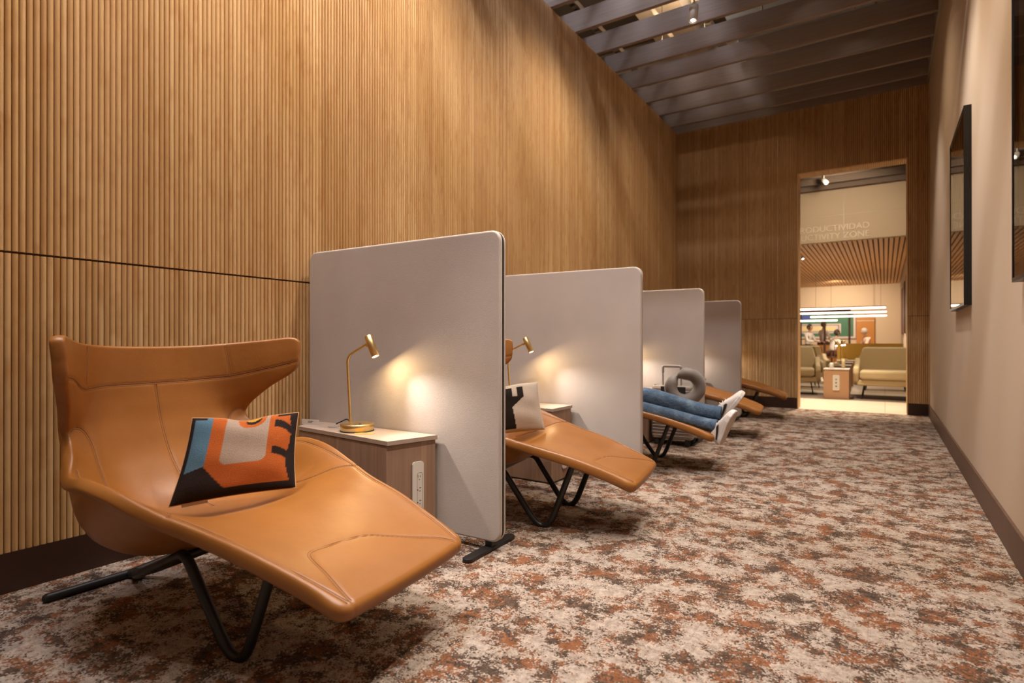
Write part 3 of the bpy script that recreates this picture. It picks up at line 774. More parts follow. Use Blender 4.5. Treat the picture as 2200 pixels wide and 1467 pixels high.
    li = np.array([idx[i, j] for i, j in loop]); Ln = len(loop)
    chain = [li]+[2*nm+k*Ln+np.arange(Ln) for k in range(K-1)]+[li+nm]
    qs = [q1, q2]
    for k in range(K):
        A, B = chain[k], chain[k+1]
        qs.append(np.stack([A, np.roll(A, -1), np.roll(B, -1), B], -1))
    Q = np.concatenate(qs)
    me = bpy.data.meshes.new('leather_shell'); me.vertices.add(len(V)); me.vertices.foreach_set('co', V.ravel())
    me.loops.add(len(Q)*4); me.loops.foreach_set('vertex_index', Q.ravel().astype(np.int32)); me.polygons.add(len(Q))
    me.polygons.foreach_set('loop_start', np.arange(0, len(Q)*4, 4)); me.polygons.foreach_set('use_smooth', np.ones(len(Q), bool))
    me.update(calc_edges=True); me.validate()
    bm = bmesh.new(); bm.from_mesh(me); bmesh.ops.recalc_face_normals(bm, faces=bm.faces); bm.to_mesh(me); bm.free()
    me.materials.append(m_leather)
    return me
shell_me = lounger_shell()
def seam_mesh(pts, tw):
    Q = dense(pts); P = surf(Q[:, 0], Q[:, 1]); Nn = surf_n(Q[:, 0], Q[:, 1]); b = MB()
    tang = np.gradient(P, axis=0); tang /= np.linalg.norm(tang, axis=1)[:, None]; side = np.cross(Nn, tang)
    for off in ((-tw, tw) if tw else (0,)):
        C = P+side*off-Nn*.0016; b.tube([Vector(c) for c in C], .0011, 5, caps=False)
    return b.mesh('stitched_seam', m_thread)
seam_mes = [seam_mesh(p, tw) for p, tw in SEAMS]
def base_tubes():
    out = []
    for sg in (-1, 1):
        def q(a, b, z): return (-a, sg*b, z)
        path = round_path([q(1.50, .29, .017), q(1.46, -.02, .017), q(1.38, .03, .03), q(.745, .235, .298), q(.492, .222, -.062), q(.335, .222, .345)],
                          [.03, .05, .05, .15], 10)
        b = MB(); b.tube(path, .017, 14); out.append(b.mesh('frame_tube', m_blackmetal))
    b = MB(); b.tube([(-.79, -.2, .272), (-.79, .2, .272)], .013, 10); out.append(b.mesh('cross_tube', m_blackmetal))
    return out
base_mes = base_tubes()
HD = math.radians(6.5)
def make_lounger(x, y, label, hd=HD):
    e = empty('leather_lounger', (x, y, 0), label, 'lounge chair', 'tan leather loungers in a row along the ribbed wall', hd)
    sh = link('leather_shell', shell_me, e)
    for s_ in seam_mes: link('stitched_seam', s_, sh)
    for b_ in base_mes: link(b_.name.split('.')[0], b_, e)
    return e
LO = [(-1.235, 1.305, 'nearest tan leather lounger with the orange, blue and grey cushion'), (-1.092, 2.975, 'second tan leather lounger with the black and white cushion'),
      (-1.12, 4.68, 'tan leather lounger with the person in jeans lying on it'), (-1.11, 6.53, 'fourth tan leather lounger, its foot end behind the white sneakers'),
      (-1.11, 8.36, 'farthest tan leather lounger, in the last bay by the end wall')]
for x, y, lab in LO: make_lounger(x, y, lab, math.radians(9) if lab.startswith('second') else HD)

# ------------------------------------------------------------------ woven cushions
def sd_box(x, y, cx, cy, w, h, r=0):
    dx = abs(x-cx)-w+r; dy = abs(y-cy)-h+r
    return math.hypot(max(dx, 0), max(dy, 0))+min(max(dx, dy), 0)-r
ORA, BLU, CRE, BLK, YEL = (.50, .115, .022), (.10, .20, .28), (.42, .31, .235), (.022, .014, .013), (.55, .28, .03)
def pat1(u, v):      # u 0..1 left to right, v 0..1 bottom to top; seen from the front
    c = BLK
    if .035 < u < .20 and v > .34+.35*(u-.05): c = BLU
    if .19 <= u < .955 and v > .10 and (u > .40 or v > .10+(.40-u)*1.35): c = ORA
    if sd_box(u, v, .52, .98, .20, .60, .07) < 0 and v > .36: c = CRE
    if u > .93+.018*math.cos(v*9): c = BLK
    if ((u-.555)/.135)**2+((v-1.0)/.155)**2 < 1: c = ORA
    if ((u-.565)/.075)**2+((v-.985)/.085)**2 < 1: c = BLK
    if ((u-.565)/.078)**2+((v-1.02)/.065)**2 < 1: c = YEL
    for vv in (.56, .92):
        t = (u-.775)/.18
        if 0 < t < 1.1 and vv-.10-.13*t*t < v < vv-.13*t*t+.0: c = BLK
    if v < .085: c = BLK
    if v > .965 and (u < .14 or u > .80): c = BLK
    return c
def pat2(u, v):
    W_, K_ = (.62, .53, .44), (.018, .014, .012)
    if v < .06: return W_
    right = .76 if v > .72 else (.76-(.72-v)/.22*.18 if v > .50 else .58+(.50-v)*.10)
    left = 1-right
    if v > .93 and u > .45: return W_
    if not (left < u < right): return W_
    if v > .72 and (.585 < u < .665 or .40 < u < .47 or .26 < u < .32): return W_
    return K_
def cushion(name, corners, thick, pat, backmat, label, group, tagp=False):
    """corners BL, BR, TL, TR in world"""
    BL, BR, TL, TR = [Vector(c) for c in corners]
    c = (BL+BR+TL+TR)/4; ux = ((BR+TR)-(BL+TL)).normalized(); nn = ux.cross((TL+TR)-(BL+BR)).normalized(); uy = nn.cross(ux)
    n = 96
    e = empty(name, c, label, 'cushion', group)
    F = np.zeros((n+1, n+1, 3)); B = np.zeros_like(F)
    for i in range(n+1):
        for j in range(n+1):
            u, v = i/n, j/n
            P = (BL*(1-u)+BR*u)*(1-v)+(TL*(1-u)+TR*u)*v-c
            # edges pulled in between the corners
            du, dv = u-.5, v-.5
            P = P-ux*du*2*.010*(1-(2*dv)**2)-uy*dv*2*.008*(1-(2*du)**2)
            h = thick*(max(0, (1-(2*du)**4))*max(0, (1-(2*dv)**4)))**.5*(.75+.25*(1-(2*du)**2)*(1-(2*dv)**2))
            wr_ = .0035*math.sin(9*u+5*v)*math.sin(11*v-3*u)*min(1, 8*min(u, v, 1-u, 1-v))
            # dent at the top edge (chopped cushion)
            dent = .016*math.exp(-((u-.48)/.16)**2-((1-v)/.16)**2)
            P = P-uy*dent
            F[i, j] = P+nn*(h*.62+wr_); B[i, j] = P-nn*h*.38
    me = grid_mesh('woven_face', F, m_woven)
    ca = me.color_attributes.new('Print', 'FLOAT_COLOR', 'POINT'); cols = []
    for i in range(n+1):
        for j in range(n+1): cols += [*pat(i/n, j/n), 1]
    ca.data.foreach_set('color', cols)
    link('woven_face', me, e)
    link('back_cloth', grid_mesh('back_cloth', B[:, ::-1], backmat), e)
    # welt
    ring = [F[i, 0] for i in range(0, n, 2)]+[F[n, j] for j in range(0, n, 2)]+[F[i, n] for i in range(n, 0, -2)]+[F[0, j] for j in range(n, 0, -2)]
    MB().tube([Vector(p) for p in ring], .0022, 6, closed=True).build('welt', backmat, e)
    if tagp:
        a = Vector(F[int(n*.10), 0]); b_ = Vector(F[int(n*.30), 0]); w = (b_-a); dn = -uy*.012
        MB().add([a, b_, b_+dn, a+dn], [(0, 1, 2, 3), (3, 2, 1, 0)]).build('cloth_tag', m_paper, e)
    return e
GU = 'woven cushions on the loungers'
cushion('woven_cushion', [(-2.160, 1.035, .405), (-1.925, 1.395, .432), (-2.200, 1.140, .712), (-2.010, 1.470, .712)], .075, pat1, m_cushback,
        'orange, blue, grey and black woven cushion on the nearest lounger', GU, True)
cushion('woven_cushion', [(-2.13, 2.74, .41), (-1.800, 3.125, .448), (-2.17, 2.83, .74), (-1.865, 3.14, .742)], .075, pat2, M('cream_cloth', (.58, .48, .38), .9),
        'black and white woven cushion on the second lounger', GU)
#PEOPLE
# ------------------------------------------------------------------ people
def skin_obj(name, V, Ed, mat, parent, off=(0, 0, 0), root=0, sub=2):
    """V: list of (x,y,z,r) or (x,y,z,rx,ry)"""
    me = bpy.data.meshes.new(name); o3 = Vector(off)
    me.from_pydata([Vector(v[:3])-o3 for v in V], Ed, [])
    o = link(name, me, parent)
    md = o.modifiers.new('skin', 'SKIN'); md.use_smooth_shade = True
    for i, v in enumerate(V):
        sv = me.skin_vertices[0].data[i]; sv.radius = (v[3], v[4] if len(v) > 4 else v[3]); sv.use_root = (i == root)
    o.modifiers.new('sub', 'SUBSURF').levels = sub; o.modifiers['sub'].render_levels = sub
    me.materials.append(mat); return o
def chain(*ids): return [(ids[i], ids[i+1]) for i in range(len(ids)-1)]
def head(parent, c, up, fwd, mskin, mhair, off, hair_long=False, s=1.0):
    """head with brow, nose, mouth, ears and hair; c = centre of the skull"""
    up = Vector(up).normalized(); fwd = Vector(fwd); fwd = (fwd-up*fwd.dot(up)).normalized(); sd = fwd.cross(up)
    R = Matrix((sd, fwd, up)).transposed().to_4x4(); T = Matrix.Translation(Vector(c)-Vector(off)) @ R @ Matrix.Scale(s, 4)
    bm = bmesh.new(); bmesh.ops.create_uvsphere(bm, u_segments=28, v_segments=20, radius=1)
    for v in bm.verts:
        x, y, z = v.co
        x *= .076; y *= .096; z *= .118
        if z < 0: k = 1+z*3.0; x *= k; y = y*(1+z*1.6)+(.012 if y > 0 else .02)*(-z/.118)
        if y > .05:
            nz = math.exp(-((x/.012)**2))*math.exp(-(((z+.022)/.026)**2)); y += .020*nz
            br = math.exp(-(((z-.018)/.012)**2)); y += .004*br
            ey = math.exp(-(((abs(x)-.032)/.016)**2))*math.exp(-((z/.011)**2)); y -= .008*ey
            mo = math.exp(-((x/.026)**2))*math.exp(-(((z+.066)/.007)**2)); y += .004*mo
        v.co = (x, y, z)
    for sx in (-1, 1):
        r = bmesh.ops.create_uvsphere(bm, u_segments=10, v_segments=8, radius=1, matrix=Matrix.Translation((sx*.077, -.005, -.008)) @ Matrix.Diagonal((.010, .018, .030, 1)))
    me = bpy.data.meshes.new('head'); bm.to_mesh(me); bm.free(); me.transform(T); me.materials.append(mskin)
    me.polygons.foreach_set('use_smooth', [True]*len(me.polygons)); h = link('head', me, parent)
    bm = bmesh.new(); bmesh.ops.create_uvsphere(bm, u_segments=28, v_segments=20, radius=1)
    for v in bm.verts:
        x, y, z = v.co; x *= .085; y = y*.104-.008; z = z*.122+.008
        if y > .02 and z < .062: y = min(y, .055); x *= .93
        if z < -.03: f = max(0, 1+(z+.03)*(0 if hair_long else 9)); x *= .5+.5*f; y = y*f-.02*(1-f)
        v.co = (x, y, z)
    me = bpy.data.meshes.new('hair'); bm.to_mesh(me); bm.free(); me.transform(T); me.materials.append(mhair)
    me.polygons.foreach_set('use_smooth', [True]*len(me.polygons)); link('hair', me, parent)
    for sx in (-1, 1):
        b = MB().lathe([(.001, 0), (.0045, .001), (.001, .002)], M4=T @ Matrix.Translation((sx*.032, .083, 0)) @ Matrix.Rotation(-PI/2, 4, 'X'), seg=10); b.build('eye', M_eye, h)
M_eye = M('eye_dark', (.02, .012, .008), .2)
def hand(parent, wrist, direc, palm_n, thumb_side, off, mat):
    """palm plus four unequal curled fingers and a thumb, one skinned chain each"""
    w = Vector(wrist); d = Vector(direc).normalized(); n = Vector(palm_n); n = (n-d*n.dot(d)).normalized(); s_ = d.cross(n)*thumb_side
    P = lambda a, b, c: tuple(w+d*a+s_*b+n*c)
    palm = skin_obj('hand', [(*P(-.03, 0, 0), .026, .020), (*P(.02, 0, 0), .034, .015), (*P(.06, 0, .002), .040, .014), (*P(.085, 0, .004), .036, .011)], chain(0, 1, 2, 3), mat, parent, off)
    for b, ln in ((.030, .070), (.010, .080), (-.010, .074), (-.029, .058)):
        skin_obj('finger', [(*P(.060, b*.8, .003), .0095), (*P(.088, b, .006), .0088), (*P(.088+ln*.45, b*1.05, .016), .0080), (*P(.088+ln*.78, b*1.05, .032), .0070), (*P(.088+ln*.92, b*1.03, .048), .0055)], chain(0, 1, 2, 3, 4), mat, palm, (0, 0, 0) if False else off)
    skin_obj('thumb', [(*P(.015, .022, .004), .012), (*P(.040, .046, .012), .0105), (*P(.066, .058, .022), .0090), (*P(.086, .060, .034), .0070)], chain(0, 1, 2, 3), mat, palm, off)
def shoe(parent, heel, toe_dir, sole_n, off, side):
    """low sneaker; local x heel to toe, z up from the sole; side = +1/-1 of the visible outer stripe"""
    x_ = Vector(toe_dir).normalized(); z_ = -Vector(sole_n); z_ = (z_-x_*z_.dot(x_)).normalized(); y_ = z_.cross(x_)
    T = Matrix.Translation(Vector(heel)-Vector(off)) @ Matrix((x_, y_, z_)).transposed().to_4x4()
    xs = [0, .012, .04, .09, .15, .20, .245, .275, .290]
    hw = [.018, .030, .036, .035, .042, .049, .046, .032, .012]
    cy = [0, 0, 0, .002*side, .003*side, .002*side, -.003*side, -.008*side, -.010*side]
    out = [(x, c+w*1.12) for x, c, w in zip(xs, cy, hw)]+[(x, c-w*1.12) for x, c, w in reversed(list(zip(xs, cy, hw)))]
    b = MB(); b.prism(out[::-1], 0, .030); b.v = [tuple(T @ Vector(v)) for v in b.v]
    so = b.build('sole', m_sneaker, parent, bev=.005)
    b = MB(); ins = [(p[0]*.96+.004, p[1]*.90) for p in out[::-1]]; b.prism(ins, -.002, .004); b.v = [tuple(T @ Vector(v)) for v in b.v]
    b.build('outsole', m_sole, so)
    top = [.098, .106, .104, .104, .088, .066, .054, .044, .032]
    V = []
    for x, w, c, h in zip(xs, hw, cy, top):
        row = []
        for k in range(17):
            a = PI*k/16; cc, ss = math.cos(a), math.sin(a)
            row.append(T @ Vector((x, c+w*1.04*math.copysign(abs(cc)**.75, cc), .022+(h-.022)*ss**.8)))
        V.append(row)
    V = np.array([[list(p) for p in r] for r in V])
    # densify along the length
    me = grid_mesh('upper', V, m_sneaker); up = link('upper', me, parent); up.modifiers.new('s', 'SUBSURF').render_levels = 2
    # tongue, laces, stripe
    for i in range(5):
        x = .112+i*.022; h = .102-i*.0098; w = .022
        MB().tube([T @ Vector((x, -w, h-.004)), T @ Vector((x+.004, 0, h+.004)), T @ Vector((x, w, h-.004))], .0028, 6).build('lace', m_sneaker, up)
    pts = [(.030, .034), (.075, .046), (.115, .060), (.145, .078)]; wd = [.010, .016, .021, .034]
    vs = []; fs = []
    for i, ((x, z), w) in enumerate(zip(pts, wd)):
        hwx = np.interp(x, xs, hw)*1.04; hh = np.interp(x, xs, top)
        for zz in (z-w/2, z+w/2):
            ss = min(1, max(0, (zz-.022)/(hh-.022)))**(1/.8); cc = math.sqrt(max(0, 1-ss*ss))**.75
            vs.append(T @ Vector((x, side*(hwx*cc+.008), zz)))
    for i in range(len(pts)-1): fs += [(2*i, 2*i+1, 2*i+3, 2*i+2), (2*i+2, 2*i+3, 2*i+1, 2*i)]
    MB().add(vs, fs).build('side_stripe', m_blackleather, up)
PO = (-1.9, 4.6, 0)
per = empty('person', PO, 'person in blue jeans and white sneakers lying back on the third tan lounger', 'person')
# jeans: pelvis, two legs (A is the farther, upper leg; B the nearer, lower one)
J = [(-2.10, 4.57, .475, .15, .11), (-2.00, 4.65, .475, .11), (-1.69, 4.615, .545, .092), (-1.42, 4.585, .490, .084), (-1.22, 4.575, .454, .068), (-1.065, 4.575, .446, .063),
     (-2.00, 4.49, .465, .100), (-1.70, 4.50, .450, .072), (-1.42, 4.485, .412, .062), (-1.20, 4.475, .376, .053), (-1.075, 4.475, .362, .052), (-2.19, 4.565, .535, .15, .10)]
skin_obj('jeans', J, chain(0, 1, 2, 3, 4, 5)+chain(0, 6, 7, 8, 9, 10)+[(0, 11)], m_denim, per, PO)
m_stitch = M('denim_seam', (.035, .06, .10), .9)
MB().tube(smooth_path([Vector(p)-Vector(PO) for p in ((-1.72, 4.556, .515), (-1.60, 4.560, .500), (-1.42, 4.541, .472), (-1.22, 4.545, .442), (-1.13, 4.542, .436))], 6), .0035, 6).build('trouser_seam', m_stitch, per)
for c, r in (((-1.088, 4.575, .446), .0575), ((-1.100, 4.475, .362), .0485)):
    q = Vector((1, 0, -.06)).to_track_quat('Z', 'Y').to_matrix().to_4x4()
    MB().lathe([(r*.80, -.004), (r, -.008), (r*1.04, .0), (r*1.04, .028), (r*.98, .032), (r*.84, .031)], M4=Matrix.Translation(Vector(c)-Vector(PO)) @ q, seg=20).build('trouser_hem', m_denim, per)
for pts in (((-1.16, 4.595, .443, .040), (-1.085, 4.60, .448, .038), (-1.045, 4.615, .452, .036)), ((-1.16, 4.475, .378, .040), (-1.09, 4.468, .368, .038), (-1.055, 4.462, .350, .034))):
    skin_obj('ankle', list(pts), chain(0, 1, 2), M('brown_sock' , (.13, .07, .04), .9), per, PO)
shoe(per, (-1.035, 4.450, .225), (.40, -.10, .91), (.91, -.20, -.37), PO, -1)
shoe(per, (-1.060, 4.610, .375), (.58, .05, .82), (.83, .22, -.52), PO, -1)
# upper body
skin_obj('shirt', [(-2.12, 4.565, .50, .155, .105), (-2.22, 4.56, .62, .150, .10), (-2.29, 4.55, .76, .165, .105), (-2.33, 4.545, .87, .12, .08), (-2.345, 4.545, .925, .060),
     (-2.31, 4.70, .865, .062), (-2.20, 4.775, .70, .052), (-2.12, 4.78, .60, .047), (-2.02, 4.70, .60, .042), (-2.31, 4.385, .865, .062), (-2.21, 4.32, .70, .052), (-2.13, 4.31, .60, .047), (-2.03, 4.40, .60, .042)],
     chain(0, 1, 2, 3, 4)+chain(3, 5, 6, 7, 8)+chain(3, 9, 10, 11, 12), m_shirt2, per, PO)
skin_obj('neck', [(-2.345, 4.545, .90, .055), (-2.35, 4.545, .98, .052), (-2.35, 4.545, 1.04, .055)], chain(0, 1, 2), m_skin, per, PO)
head(per, (-2.345, 4.545, 1.085), (-.22, 0, 1), (1, .05, .1), m_skin, m_hair, PO)
for w, d, ts in (((-2.02, 4.69, .605), (.25, -1, .02), 1), ((-2.03, 4.41, .605), (.25, 1, .02), -1)):
    hand(per, w, d, (0, 0, -1), ts, PO, m_skin)

# ------------------------------------------------------------------ suitcase and neck pillow
sx0, sx1, sy0, sy1 = -1.930, -1.530, 5.440, 5.655
sc2 = empty('suitcase', ((sx0+sx1)/2, (sy0+sy1)/2, 0), 'silver ribbed wheeled suitcase with raised handle before the third partition', 'suitcase')
w_, d_ = (sx1-sx0)/2, (sy1-sy0)/2
MB().box(-w_, w_, -d_, d_, .058, .578).build('body', m_silver, sc2, bev=.03).data.polygons.foreach_set('use_smooth', [True]*1) if False else MB().box(-w_, w_, -d_, d_, .058, .578).build('body', m_silver, sc2, bev=.03)
for i in range(15):
    z = .095+i*.031
    b = MB(); b.tube(round_path([(-w_+.02, -d_-.001, z), (w_-.0, -d_-.001, z), (w_+.001, -d_, z), (w_+.001, d_-.02, z)], .02, 4), .006, 6); b.build('rib', m_silver, sc2)
b = MB().box(-w_-.002, w_+.002, -.006, .006, .056, .580); b.build('zip_seam', m_rubber, sc2, bev=.002)
for X in (-w_+.05, w_-.05):
    for Y in (-d_+.035, d_-.035):
        wh = MB(); wh.box(X-.02, X+.02, Y-.015, Y+.015, .045, .06)
        o = wh.build('caster', m_rubber, sc2)
        for s_ in (-1, 1):
            q = Matrix.Translation((X, Y+s_*.013, .026)) @ Matrix.Rotation(PI/2, 4, 'X')
            MB().lathe([(.004, -.009), (.021, -.009), (.025, -.006), (.025, .006), (.021, .009), (.004, .009)], M4=q, seg=18).build('wheel', m_rubber, o)
hx0, hx1, hy = -.105, .075, -.03
for X in (hx0, hx1): MB().tube([(X, hy, .56), (X, hy, .735)], .009, 10).build('handle_rod', m_silver, sc2)
MB().tube(round_path([(hx0, hy, .71), (hx0, hy, .765), (hx1, hy, .765), (hx1, hy, .71)], .02, 5), .0135, 10).build('grip', m_grey, sc2)
b = MB().box(-w_+.10, w_-.06, -d_-.012, -d_+.004, .50, .572); b.build('top_pocket', m_rubber, sc2, bev=.004)
# neck pillow
C_ = Vector((-1.565, 5.335, .583)); ux = Vector((.86, .50, .02)).normalized(); uz = Vector((0, .06, 1)).normalized()
pts = []; rr = []
for i in range(29):
    t = i/28; a = math.radians(110-(330)*t); R_ = .119+.008*math.sin(t*PI)
    p = ux*math.cos(a)*R_*1.05+uz*math.sin(a)*R_; nn_ = ux.cross(uz)
    pts.append(p+nn_*(.018*(1-2*t))); rr.append(.059*min(1, (min(t, 1-t)*12+.45))**.5)
tp = MB().tube(pts, rr, 18)
o = tp.build('neck_pillow', m_velour, None, loc=C_); tag(o, 'grey velour neck pillow hooked on the suitcase handle', 'pillow')

# ------------------------------------------------------------------ the lounge beyond the doorway
def W(x, y): return (x, y)
FX0 = -6.2
tag(MB().box(FX0, XR+.15, YE, 11.40, -.05, -.002).build('floor_tiles', m_tile), kind='structure')
m_carpet2 = M('dark_taupe_carpet', (.15, .105, .08), .95)
tag(MB().box(FX0, XR+.15, 11.40, 12.75, -.05, 0).build('floor_carpet', m_carpet2), kind='structure')
tag(MB().box(FX0, XR+.15, 12.75, 28.0, -.05, -.002).build('floor_lounge', m_tile), kind='structure')
tag(MB().box(FX0, XR+.15, 27.7, 27.85, 0, 3.6).build('wall_far', m_cream), kind='structure')
tag(MB().box(FX0-.1, FX0, YE+DT, 27.85, 0, 6.2).build('wall_far_left', m_cream), kind='structure')
tag(MB().box(XR, XR+.15, YE+DT, 27.85, 0, 6.2).build('wall_far_right', m_wallr), kind='structure')
tag(MB().box(FX0, XL, YE, YE+DT, 0, 6.2).box(XL, XR, YE+.1, YE+DT, ZT+.25, 6.2).build('wall_end_back', m_cream), kind='structure')
bh = MB().box(FX0, XR, 15.30, 15.5, 3.366, 5.2)
bh = tag(bh.build('wall_bulkhead', M('greige_paint', (.43, .32, .215), .8)), kind='structure')
for x in (-4.4, -3.2, -2.0, -.8): MB().box(x-.004, x+.004, 15.296, 15.31, 3.366, 5.2).build('joint', m_grey, bh)
MB().box(FX0, XR, 15.297, 15.31, 3.97, 3.976).build('joint', m_grey, bh)
cl = tag(MB().box(FX0, XR, 15.5, 27.7, 3.50, 3.56).build('ceiling_lounge', m_fslatgap), kind='structure')
sl = MB().box(-.037, .037, 15.5, 27.7, 3.375, 3.50).mesh('ceiling_slat', m_fslat)
x = XR-.06
while x > -5.5:
    o = link('ceiling_slat', sl, cl); o.location = (x, 0, 0); x -= .104
yb = ORD[0]+.568*1; fb = []
while yb < 15.0: fb.append(yb); yb += .568
bm2 = MB().box(0, XR-.03-FX0, -.025, .025, 0, .235).mesh('ceiling_baffle', M('baffle_dimmed', (.13, .088, .062), .8))  # baffle colour darkened, standing in for dimmer light beyond the doorway
for k, yb in enumerate(reversed(fb)):
    if yb < YE+DT+.05: continue
    o = link('ceiling_baffle', bm2, None, (FX0, yb, ZT+.005))
    tag(o, 'taupe baffle beyond the doorway, %s before the lettered bulkhead' % ['first', 'second', 'third', 'fourth', 'fifth', 'sixth', 'seventh', 'eighth', 'ninth', 'tenth', 'eleventh'][k], 'baffle', 'taupe baffles beyond the doorway')
def text(body, x_right, z, size, y, label, parent=None):
    cu = bpy.data.curves.new('wall_lettering', 'FONT'); cu.body = body; cu.size = size; cu.align_x = 'RIGHT'; cu.extrude = .006; cu.space_character = 1.0
    cu.materials.append(m_letter); tmp = bpy.data.objects.new('tmp', cu); COL.objects.link(tmp); bpy.context.view_layer.update(); me = bpy.data.meshes.new_from_object(tmp.evaluated_get(bpy.context.evaluated_depsgraph_get())); bpy.data.objects.remove(tmp); me.name = 'wall_lettering'; o = link('wall_lettering', me); o.location = (x_right, y, z); o.rotation_euler = (PI/2, 0, 0)
    return tag(o, label, 'lettering', 'cream letters on the bulkhead')
text('PRODUCTIVIDAD', -.287, 3.612, .192, 15.285, 'upper line of cream wall letters reading PRODUCTIVIDAD')
text('PRODUCTIVITY ZONE', -.287, 3.425, .192, 15.285, 'lower line of cream wall letters reading PRODUCTIVITY ZONE')
# spotlights
make_spot((-1.01, 13.40, 4.30), (-.62, 12.5, 3.7), 'white spotlight tilted below the baffles just inside the doorway')
make_spot((-1.9, 17.6, 3.30), (-1.7, 17.4, 2.6), 'small white spotlight under the oak slat ceiling')
for o_ in []: pass
# far right wall pictures
for k, y0 in enumerate((17.0, 19.2, 21.6)):
    e = empty('framed_picture', (XR, y0+.5, 1.257), 'brown framed picture on the far right wall, %s past the doorway' % ['first', 'second', 'third'][k], 'picture', 'framed pictures in the far lounge')
    MB().box(-.06, 0, -.5, .5, 0, 1.45).build('frame', m_brown, e, bev=.004); MB().box(-.062, -.058, -.46, .46, .04, 1.41).build('print', M('far_print%d' % k, (.10+.02*k, .06, .04), .6), e)
# large wall art: plain blocks
art = empty('wall_art', (-2.3, 27.66, 1.16), 'large blue, green and cream geometric wall art on the far wall', 'picture')
mg, mb, mc, my = M('art_green', (.05, .16, .09), .6), M('art_blue', (.06, .10, .40), .6), M('art_lilac', (.62, .50, .47), .6), M('art_yellow', (.75, .60, .28), .6)
b = MB().box(-1.6, 1.28, -.03, .03, 0, 1.10); b.build('canvas', mc, art)
b = MB().box(-1.57, 1.20, -.034, -.029, .08, 1.07); b.build('green_field', mg, art)
b = MB().add([(-1.57, -.036, .62), (-.55, -.036, .78), (-.2, -.036, .95), (-.6, -.036, 1.0), (-1.57, -.036, .98)], [(0, 1, 2, 3, 4)]); b.build('blue_field', mb, art)
for q, (x0, x1, z0, z1, m_) in enumerate(((-1.5, .75, .22, .62, mc), (-1.45, .68, .27, .57, m_brown), (-1.42, .65, .29, .55, mc), (-1.38, .55, .34, .50, my))):
    MB().box(x0, x1, -.040-.003*q, -.034, z0, z1).build('band', m_, art)
od = tag(MB().box(-1.0, -.36, 27.62, 27.70, 0, 2.02).build('door_1', m_orange), kind='structure')
MB().box(-1.0, -.36, 27.60, 27.63, 1.86, 1.90).build('rail', m_cream, od)
# brown open frame screen
fs_ = empty('post_screen', (-1.7, 24.0, 0), 'dark brown open post screen before the coloured wall art', 'screen')
for X in (-1.75, -.97, -.17, .62): MB().box(X-.035, X+.035, -.035, .035, 0, 2.12).build('post', m_brown, fs_)
MB().box(-2.9, .66, -.05, .05, 2.12, 2.22).build('beam', m_brown, fs_)
MB().box(-2.9, .66, -.02, .02, .0, .90).build('low_panel', m_orange, fs_)
# linear pendants
for k, (x0, x1, y, z, lab) in enumerate(((-4.0, .02, 20.0, 2.045, 'long glowing linear pendant, highest of the four bars'), (-4.0, .04, 21.0, 1.965, 'long glowing linear pendant, second from the top'),
        (-2.15, .05, 22.0, 1.885, 'shorter glowing linear pendant, third from the top'), (-4.0, -1.40, 23.0, 1.79, 'lowest glowing linear pendant at the left of the doorway view'))):
    e = empty('linear_pendant', ((x0+x1)/2, y, z), lab, 'pendant', 'glowing linear pendants'); h_ = (x1-x0)/2
    MB().box(-h_, h_, -.03, .03, 0, .03).build('housing', m_brown, e)
    MB().tube([(-h_+.02, 0, -.022), (h_-.02, 0, -.022)], .021, 10).build('light_tube', m_tube, e)
    for s_ in (-1, 1): MB().tube([(s_*h_*.85, 0, .03), (s_*h_*.85, 0, 3.375-z)], .004, 5).build('cable', m_brown, e)
# mustard banquette
mq = empty('banquette', (-.35, 17.6, 0), 'mustard yellow curved banquette back behind the armchairs', 'banquette')
pts = [(-.75, .45), (-.72, .15), (-.55, 0), (0, -.05), (.55, 0), (.72, .15), (.75, .45)]
b = MB(); P = [Vector((p[0], p[1], 0)) for p in pts]; P = smooth_path(P, 5); o_ = [(p.x, p.y) for p in P]; i_ = [(p.x*.86, p.y*.86+.10) for p in reversed(P)]
b.prism(o_+i_, .12, .965); b.build('back', m_mustard, mq)
MB().box(-.6, .6, .08, .6, .12, .45).build('seat', m_mustard, mq, bev=.02)
MB().box(-.62, .62, .05, .6, 0, .12).build('plinth', m_base, mq)
b = MB(); b.box(-.82, .82, -.06, -.02, .94, .97); 
# armchairs
def armchair(loc, rz, label, s=1.0):
    e = empty('armchair', loc, label, 'armchair', 'olive beige armchairs beyond the doorway', rz); e.scale = (s, s, s)
    F = Matrix.Translation((0, 0, 0)) @ Matrix(((1, 0, 0, 0), (0, 0, 1, 0), (0, 1, 0, 0), (0, 0, 0, 1)))
    b = MB(); b.prism([(-.44, .30), (.44, .30), (.445, .52), (.36, .90), (.33, .93), (-.33, .93), (-.36, .90), (-.445, .52)], .0, .12, M4=Matrix.Translation((0, .24, 0)) @ Matrix.Rotation(math.radians(-12), 4, 'X') @ F)
    b.build('backrest', m_chairfar, e, bev=.035)
    for sg in (-1, 1):
        b = MB(); prof = [(-.40, .30), (-.44, .46), (-.40, .56), (.10, .60), (.34, .72), (.40, .50), (.36, .26), (-.30, .235)]
        A = Matrix(((0, 0, 1, sg*.43-.045), (1, 0, 0, 0), (0, 1, 0, 0), (0, 0, 0, 1))); b.prism(prof, 0, .09, M4=A)
        b.build('armrest', m_chairfar, e, bev=.03)
    MB().box(-.42, .42, -.40, .34, .235, .34).build('seat_base', m_chairfar, e, bev=.025)
    MB().box(-.375, .375, -.43, .26, .345, .50).build('seat_cushion', m_chairfar, e, bev=.04)
    for sx in (-1, 1):
        for y0, y1 in ((-.28, -.36), (.24, .30)):
            MB().tube([(sx*.31, y0, .24), (sx*.345, y1, .008)], .011, 8).build('leg', m_blackmetal, e)
    return e
